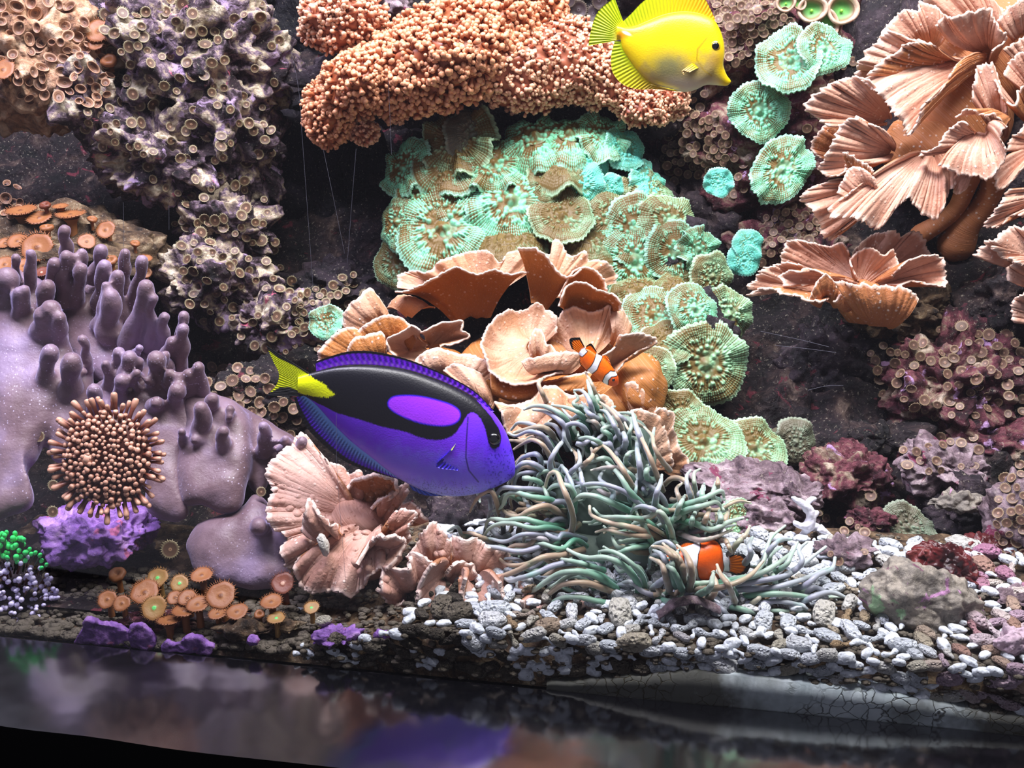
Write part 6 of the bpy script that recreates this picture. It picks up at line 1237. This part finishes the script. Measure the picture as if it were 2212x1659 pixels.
# ================================================================== zoanthid polyps
def zoa_mat(name, centre, disc, ring, tent):
    t = NT(name); ch = t.sep(t.attr().outputs['Color']); oi = t.n('ShaderNodeObjectInfo').outputs['Random']
    c = t.ramp(ch[0], [(0., centre), (.14, centre), (.2, disc), (.62, disc), (.74, ring), (.86, ring), (.9, tent), (1., tent)])
    c = t.mix(t.math('MULTIPLY', oi, .35), c, '#3a2a20'); return t.fin(c, .5, None, .4)
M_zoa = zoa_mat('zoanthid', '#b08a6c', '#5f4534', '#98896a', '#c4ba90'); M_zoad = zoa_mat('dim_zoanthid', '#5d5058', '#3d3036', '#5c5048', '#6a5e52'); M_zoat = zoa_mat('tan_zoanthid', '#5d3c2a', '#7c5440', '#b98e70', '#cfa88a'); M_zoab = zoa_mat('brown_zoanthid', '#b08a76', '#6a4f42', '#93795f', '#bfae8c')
def zoa_mesh(mat, fringe=28, depth=.14, tl=.22, lip=.0):
    a = np.linspace(0, 2*math.pi, 20, endpoint=False)
    prof = [(.40, -1.0, .8), (.46, -.55, .8), (.62, -.15, .8), (.95, .06+lip, .82), (1.0, .12+lip, .84), (.90, .13+lip, .78), (.6, .13-depth*.6, .5), (.3, .13-depth, .3), (.16, .13-depth*.7, .12), (.05, .13-depth*.8, .0)]
    V = np.array([[r*math.cos(t_), r*math.sin(t_), h] for r, h, c in prof for t_ in a]); C = np.array([[c, 0, 0] for r, h, c in prof for t_ in a]); n = len(prof)
    idx = np.arange(n*20).reshape(n, 20); j = np.roll(idx, -1, 1); A = Acc(); A.add(V, np.stack([idx[:-1], j[:-1], j[1:], idx[1:]], -1).reshape(-1, 4), C)
    for k in range(fringe):
        t_ = 2*math.pi*k/fringe; e = np.array([math.cos(t_), math.sin(t_), 0]); s = np.array([-math.sin(t_), math.cos(t_), 0]); b = e*.95+np.array([0, 0, .11+lip]); w = .05
        tip = b+e*tl*(.9 if k % 2 else .55)+np.array([0, 0, tl*(.35 if k % 2 else .9)])
        A.add(np.array([b+s*w, b-s*w, b+np.array([0, 0, w*1.4])-e*w, tip]), np.array([[0, 1, 3], [1, 2, 3], [2, 0, 3]]), np.full((4, 3), 1.))
    V, F, C = A.get(); return new_mesh('polyp', V, F, mat, C)
ZM_ = {m.name: [zoa_mesh(m), zoa_mesh(m, 28, .22, .20, .06), zoa_mesh(m, 24, .10, .32)] for m in (M_zoa, M_zoad, M_zoab)}
ZM_[M_zoat.name] = [zoa_mesh(M_zoat, 0, .5, 0, .1), zoa_mesh(M_zoat, 0, .4, 0, .15), zoa_mesh(M_zoat, 0, .6, 0, .05)]
def colony(poly, count, r0, r1, label, mat=M_zoa, seed=0, Ymax=2., face=.55, name='zoanthid_colony', stretch=1., gap=1.7):
    g = np.random.default_rng(seed); poly = np.array(poly, float); lo, hi = poly.min(0), poly.max(0); pts = []; root = None; tries = 0
    while len(pts) < count and tries < count*40:
        tries += 1; p = g.uniform(lo, hi)
        if poly_sdf(p[None], poly)[0] > 0: continue
        r = g.uniform(r0, r1)
        if any((p[0]-q[0])**2+(p[1]-q[1])**2 < (gap*.5*(r+q[2]))**2 for q in pts): continue
        P, n = hit(p[0], p[1])
        if P[1] > Ymax or P[1] < .5: continue
        pts.append((p[0], p[1], r)); view = norm(np.array([0, 0, CAMZ])-P); nn = norm(n*(1-face)+view*face+np.array([0, 0, .15])+g.normal(0, .14, 3)); s = r*mpp(P[1])
        if root is None: root = thing(name, P, label, 'coral')
        o = bpy.data.objects.new('polyp', ZM_[mat.name][int(g.integers(3))]); COL.objects.link(o); o.parent = root; o.location = P+nn*s*.55-np.array(root.location)
        o.rotation_euler = (Matrix(frame(nn))@Matrix.Rotation(g.uniform(0, 6.28), 3, 'Z')).to_euler(); o.scale = (s*g.uniform(.85, 1.1), s*g.uniform(.85, 1.1)*stretch, s)
    return root
colony([(215, 20), (330, 0), (600, 0), (610, 140), (590, 330), (560, 410), (420, 440), (280, 430), (250, 350), (150, 270), (230, 190)], 125, 7, 13, 'colony of cream rimmed polyps over the tall encrusted rock', seed=1, Ymax=1.12)
colony([(380, 440), (580, 430), (610, 560), (650, 640), (690, 760), (580, 760), (440, 700), (370, 600)], 85, 7, 13, 'colony of cream rimmed polyps on the rock in the left cave', seed=2, Ymax=1.05)
colony([(430, 790), (560, 800), (650, 900), (640, 960), (560, 900), (440, 850)], 55, 10, 15, 'colony of brown polyps below the yellow tail', M_zoab, seed=3)
colony([(640, 640), (760, 590), (790, 640), (700, 700), (640, 720)], 36, 7, 11, 'small polyp colony left of the tan cabbage coral', seed=4)
colony([(1540, 0), (1690, 0), (1730, 90), (1640, 130), (1570, 150)], 120, 7, 10, 'dense colony of small beige polyps beside the yellow fish', M_zoab, seed=5, gap=1.5)
colony([(1440, 290), (1540, 240), (1580, 300), (1570, 360), (1450, 400), (1430, 340)], 70, 7, 11, 'beige polyp colony right of the small pink anemones', M_zoab, seed=6, gap=1.6)
colony([(1650, 470), (1760, 420), (1790, 480), (1740, 560), (1640, 580)], 50, 7, 11, 'beige polyp colony above the open cabbage coral', M_zoab, seed=7)
colony([(1740, 170), (1850, 130), (1760, 260), (1720, 320), (1560, 330), (1540, 440), (1660, 420), (1740, 300)], 26, 6, 10, 'sparse polyps on the maroon rock among the mint mushrooms', M_zoab, seed=8)
colony([(1860, 760), (2000, 700), (2212, 720), (2212, 900), (2060, 920), (1900, 860)], 70, 8, 14, 'polyp colony on the maroon rock wall at the right', M_zoab, seed=9)
colony([(1920, 960), (2090, 930), (2140, 1000), (2060, 1030), (1960, 1010)], 16, 8, 13, 'few polyps on the jutting pale ledge', M_zoab, seed=10)
colony([(2150, 1040), (2212, 1000), (2212, 1220), (2160, 1210)], 30, 9, 14, 'polyp colony on the rock at the right edge', M_zoab, seed=11)
colony([(1750, 1100), (1900, 1060), (1900, 1230), (1780, 1260)], 16, 8, 13, 'scattered polyps on the stones behind the anemone', M_zoab, seed=12)
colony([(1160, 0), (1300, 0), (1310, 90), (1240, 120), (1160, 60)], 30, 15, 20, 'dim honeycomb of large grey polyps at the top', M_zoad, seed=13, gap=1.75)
colony([(0, 0), (140, 0), (250, 110), (230, 230), (80, 230), (0, 180)], 70, 7, 12, 'tan crust of closed ring shaped polyps on the corner boulder', M_zoat, seed=14, stretch=1.3, gap=1.6)
colony([(0, 380), (40, 400), (60, 470), (0, 470)], 10, 8, 12, 'few tan polyps at the left edge above the button polyps', M_zoat, seed=15)
colony([(1440, 180), (1540, 200), (1520, 250), (1460, 260)], 14, 7, 10, 'few beige polyps in the dark gap under the yellow fish', M_zoab, seed=16)
for i, (px, py, r, lab) in enumerate([(370, 1186, 21, 'round green fringed polyp below the finger coral'), (88, 943, 12, 'small lone polyp on the left lobe of the finger coral'), (118, 1048, 12, 'lone polyp in the dark gap left of the brown anemone'), (117, 1105, 13, 'lone polyp on the purple coralline rock'), (566, 1062, 11, 'lone yellowish polyp between finger coral and mauve leather coral')]):
    P, n = hit(px, py); P = at(px, py, min(P[1], YF(px, py)-.012)) if px < 600 else P; s = r*mpp(P[1]); nn = norm(np.array([0, -.9, .35])); o = solid('zoanthid_polyp', np.array([[0, 0, 0], [1e-4, 0, 0], [0, 1e-4, 0]]), np.array([[0, 1, 2]]), M_zoa, lab, 'coral'); o.data = ZM_[M_zoa.name][2]; o.location = P+nn*.002; o.rotation_euler = Matrix(frame(nn)).to_euler(); o.scale = (s, s, s)

# ================================================================== brown button polyps
def but_mat(name, c0, c1, c2):
    t = NT(name); ch = t.sep(t.attr().outputs['Color']); co = t.coord(); c = t.ramp(ch[0], [(0., c2), (.12, c2), (.22, c1), (.9, c0), (1., c0)]); c = t.mix(t.math('MULTIPLY', t.noise(120, 3, .5, co), .4), c, '#7a4424')
    return t.fin(c, .5, t.bump(t.noise(500, 3, .6, co), .25, .0008), .4)
M_but = but_mat('button_polyp', '#8a5632', '#96643a', '#6e4226'); M_butg = but_mat('button_polyp_green', '#97703f', '#9c8450', '#5fe07a'); M_butd = but_mat('button_polyp_dark', '#5e2a1c', '#6e3422', '#c9a08c')
def button(px, py, r, tilt, label, group, mat=M_but, Y=None, stalk=1.6, closed=False, seed=0, nx=0.):
    if Y is None: P, _ = hit(px, py); Y = P[1]-r*mpp(P[1])*.7
    c = at(px, py, Y); s = r*mpp(Y); n = norm(np.array([nx, -math.sin(tilt), math.cos(tilt)])); R = frame(n, (0, 1, 0)); g = np.random.default_rng(seed)
    root = thing('button_polyp', c-n*s*stalk*.4-np.array([0, 0, s*stalk*.6]), label, 'coral', group)
    nt, a = 40, np.linspace(0, 2*math.pi, 40, endpoint=False)
    prof = [(.30, -.42, 1.), (.55, -.22, 1.), (.85, -.07, 1.), (1., .0, 1.), (.95, .05, .95), (.7, .03, .7), (.4, -.02, .4), (.18, -.03, .18), (.10, .04, .08), (.02, .02, 0.)] if not closed else [(.5, -.5, 1.), (.85, -.25, 1.), (1., .05, 1.), (.9, .32, .9), (.6, .42, .8), (.35, .30, .6), (.2, .05, .3), (.02, -.05, .3)]
    w = 1+.05*np.sin(3*a+seed)+.03*np.sin(7*a+seed*2)
    V = np.concatenate([np.stack([np.cos(a)*r_*w, np.sin(a)*r_*w, np.full(nt, h)+.05*r_*r_*np.sin(2*a+seed)], 1) for r_, h, _ in prof]); C = np.concatenate([np.full((nt, 3), q) for _, _, q in prof]); m = len(prof); idx = np.arange(m*nt).reshape(m, nt); j = np.roll(idx, -1, 1)
    part('oral_disc', c+(V*s)@R.T, np.stack([idx[:-1], j[:-1], j[1:], idx[1:]], -1).reshape(-1, 4), mat, root, C)
    if not closed:
        A = Acc(); nf = 46
        for k in range(nf):
            t_ = 2*math.pi*k/nf; e = np.array([math.cos(t_), math.sin(t_), 0]); sd = np.array([-math.sin(t_), math.cos(t_), 0]); b = e*.97; ln_ = g.uniform(.26, .40)*(1 if k % 2 else .75); ww = .05
            tip = b+e*ln_*(.9 if k % 2 else .5)+np.array([0, 0, ln_*(.3 if k % 2 else .85)])
            A.add(np.array([b+sd*ww, b-sd*ww, b+np.array([0, 0, ww*1.6]), tip]), np.array([[0, 1, 3], [1, 2, 3], [2, 0, 3]]), np.full((4, 3), .95))
        V, F, C = A.get(); part('tentacle_fringe', c+(V*s)@R.T, F, mat, root, C)
    e_ = c-n*s*stalk*.4-np.array([0, 0, s*stalk*.75]); P = crom(np.stack([e_, c-n*s*.75-np.array([0, 0, s*.15]), c-n*s*.28]), 10); V, F, u = tube(P, s*np.interp(np.linspace(0, 1, 10), [0, .5, .8, 1], [.36, .30, .36, .62]), 16, False); part('stalk', V, F, mat, root, np.stack([u*.3+.5, u*0, u*0], 1))
GL, GU = 'brown button polyps at the front left', 'brown button polyps at the upper left'
for i, (x, y, r, tl, lab, m, cl) in enumerate([
 (700, 115, 56, .5, 'closed dark brown button polyp standing alone on its stalk', M_but, True), (940, 132, 68, .62, 'button polyp with green mouth at the back of the front group', M_butg, False), (1072, 165, 58, .75, 'heart shaped button polyp with bright green mouth', M_butg, False),
 (1205, 115, 70, .25, 'tall tilted button polyp under the lowest finger coral plate', M_but, False), (865, 218, 92, .5, 'wide brown button polyp at the left of the front group', M_but, False), (1318, 238, 96, .62, 'largest brown button polyp with fringed disc in the front group', M_but, False),
 (920, 312, 82, .8, 'button polyp facing forward with visible mouth', M_butg, False), (640, 262, 62, .7, 'leftmost front button polyp with pale centre', M_but, False), (728, 285, 56, .7, 'small button polyp beside the leftmost one', M_but, False),
 (1120, 252, 62, .45, 'flat button polyp in the middle of the front group', M_but, False), (1180, 290, 72, .3, 'button polyp half hidden under the largest one', M_but, False), (1100, 325, 78, .1, 'arched button polyp seen from the side in front', M_but, False),
 (1415, 335, 70, .3, 'side facing button polyp right of the arched one', M_but, False), (1010, 385, 76, -.1, 'button polyp folded down at the front edge', M_but, False), (1045, 250, 52, .5, 'button polyp tucked behind the middle of the group', M_but, False),
 (1550, 352, 36, .5, 'small closed button polyp at the right of the front group', M_but, True), (1650, 372, 58, .2, 'yellowish arched button polyp at the right end', M_butg, False), (1620, 275, 70, .25, 'rust coloured button polyp seen edge on', M_but, False),
 (1688, 165, 74, .7, 'dark red button polyp below the mauve leather coral', M_butd, False), (1860, 310, 50, .4, 'yellow fringed button polyp near the purple crust', M_butg, False), (845, 195, 60, .4, 'button polyp behind the wide one at the left', M_but, False), (1300, 345, 60, .2, 'shaded button polyp in front of the largest one', M_but, False)]):
    p = zz(Z6, [(x, y)])[0]; button(p[0], p[1], r/2.765, tl, lab, GL, m, Y=float(np.interp(p[1], [1230, 1260, 1300, 1345], [.648, .632, .614, .602])-.036*(p[0]-400)/800), closed=cl, seed=i, stalk=2.2)
for i, (x, y, r, tl, lab, m, cl) in enumerate([
 (130, 1345, 88, .2, 'funnel shaped button polyp at the left edge of the upper group', M_but, False), (250, 1390, 74, .45, 'flat topped button polyp on a thick stalk', M_but, False), (450, 1370, 82, .15, 'tall funnel shaped button polyp in the upper group', M_but, False), (290, 1315, 36, .4, 'pinkish small button polyp behind the flat topped one', M_butd, True), (385, 1320, 46, .2, 'orange button polyp at the back of the upper group', M_but, False),
 (590, 1405, 32, .3, 'closed dark button polyp on a stalk at the right of the upper group', M_but, True), (675, 1470, 60, .9, 'golden button polyp leaning over the dark cave', M_but, False), (235, 1582, 100, .95, 'largest upper button polyp facing forward with long fringe', M_but, False), (110, 1540, 62, .6, 'button polyp left of the largest upper one', M_but, False), (30, 1555, 45, .6, 'button polyp cut by the left edge', M_but, False),
 (555, 1545, 54, .8, 'button polyp facing right among the finger tips', M_but, False), (865, 1560, 30, .4, 'lone tubular button polyp right of the fingers', M_but, True), (930, 1650, 40, .3, 'small orange button polyp at the far right of the upper group', M_but, False), (710, 1668, 42, .6, 'closed ring button polyp between two fingers', M_but, True), (300, 1460, 44, .2, 'rounded closed button polyp below the flat topped one', M_but, True), (30, 1690, 62, .7, 'lower left button polyp behind the finger tips', M_but, False), (150, 1700, 60, .6, 'shaded button polyp behind the finger tips', M_but, False), (265, 1740, 46, .5, 'dark button polyp deep between the fingers', M_butd, False), (935, 1745, 34, .9, 'orange button polyp lowest at the right of the fingers', M_but, False)]):
    p = zz((0, 0, 2.962), [(x, y)])[0]; Yh = hit(p[0], p[1])[0][1]; button(p[0], p[1], r/2.962, tl, lab, GU, m, Y=min(Yh-.010, .875), closed=cl, seed=50+i, stalk=1.9, nx=.3 if 'right' in lab else 0.)
for i, (px, py, r, tl, lab, cl) in enumerate([(213, 66, 26, 1.0, 'brown disc polyp on the right flank of the tan boulder', False), (207, 95, 15, .9, 'small brown disc polyp under the larger one on the boulder', False), (236, 132, 17, .7, 'folded brown polyp at the lower right of the tan boulder', True), (6, 150, 24, .9, 'yellow brown polyp at the left edge below the boulder crust', False)]):
    button(px, py, r, tl, lab, None, M_but, closed=cl, seed=90+i, stalk=1.0)
# ---- cup polyps at the top
t = NT('cup_rim'); M_cup = t.fin(t.ramp(t.noise(90, 4), [(.35, '#a9836e'), (.65, '#d9bda8')]), .5, t.bump(t.noise(300, 3), .3, .001)); t = NT('cup_inside'); ch = t.sep(t.attr().outputs['Color']); M_cupi = t.fin(t.ramp(ch[0], [(0., '#7ed06a'), (.45, '#5f9a52'), (.8, '#8a6a56'), (1., '#a98672')]), .45); t = NT('cup_mouth'); M_cupm = t.fin('#8fe04e', .35)
for i, (px, py, r, lab, asp) in enumerate([(1698, 6, 19, 'leftmost cup polyp at the top edge', .9), (1755, 20, 29, 'wide cup polyp with green inside at the top', .85), (1821, 20, 31, 'largest cup polyp with green inside at the top right', .95), (1789, 54, 22, 'narrow lower cup polyp hanging under the two wide ones', 1.3), (1728, 8, 14, 'smallest cup polyp between two larger ones', .9)]):
    Y = .985; c = at(px, py, Y); s = r*mpp(Y); n = norm(np.array([.1*(i-2), -.93, .1])); R = frame(n); a = np.linspace(0, 2*math.pi, 36, endpoint=False)
    root = thing('cup_polyp', c-n*s*1.6, lab, 'coral', 'cup polyps at the top')
    def rev(prof, w=.05):
        V = np.concatenate([np.stack([np.cos(a)*q*(1+w*np.sin(2*a+i)), np.sin(a)*q*asp*(1+w*np.sin(3*a+i)), np.full(36, h)], 1) for q, h in prof]); m = len(prof); idx = np.arange(m*36).reshape(m, 36); j = np.roll(idx, -1, 1); return c+(V*s)@R.T, np.stack([idx[:-1], j[:-1], j[1:], idx[1:]], -1).reshape(-1, 4), np.repeat(np.linspace(1, 0, m), 36)
    V, F, u = rev([(.35, -1.8), (.45, -1.2), (.7, -.6), (.95, -.2), (1.03, 0), (1., .12), (.90, .15), (.78, .06), (.74, -.1)]); part('cup', V, F, M_cup, root)
    V, F, u = rev([(.80, -.02), (.7, -.18), (.5, -.30), (.25, -.36), (.03, -.36)]); part('oral_disc', V, F, M_cupi, root, np.stack([u, u, u], 1))
    V, F = ell((0, 0, 0), (.11, .11, .11), None, 2); part('mouth', c+((V+np.array([0, -.05, -.28]))*s)@R.T, F, M_cupm, root)
# ---- scratches in the pane
t = NT('scratch'); M_scr = t.fin('#8f8f9c', .4)
def glass_pt(px, py):
    d = ray(px, py); o = np.array([0, 0, CAMZ]); k = ((GA-o)@gn)/(d@gn); return o+d*k+gn*.0105
for L in ([(640, 90), (660, 190), (668, 300), (680, 470), (692, 640)], [(712, 318), (735, 430), (757, 540)], [(782, 318), (772, 440), (763, 560)], [(850, 168), (854, 250), (857, 330)], [(287, 432), (288, 500), (287, 570)], [(384, 438), (384, 490)], [(693, 640), (697, 700)], [(1640, 705), (1720, 722), (1785, 738)], [(1670, 735), (1740, 742), (1800, 750)], [(1740, 830), (1780, 821), (1815, 820)], [(739, 880), (740, 1000), (752, 1160), (758, 1240)]):
    P = crom(np.array([glass_pt(*q) for q in L]), 16); V, F, s = tube(P, .00008, 5); part('scratch', V, F, M_scr, pane)
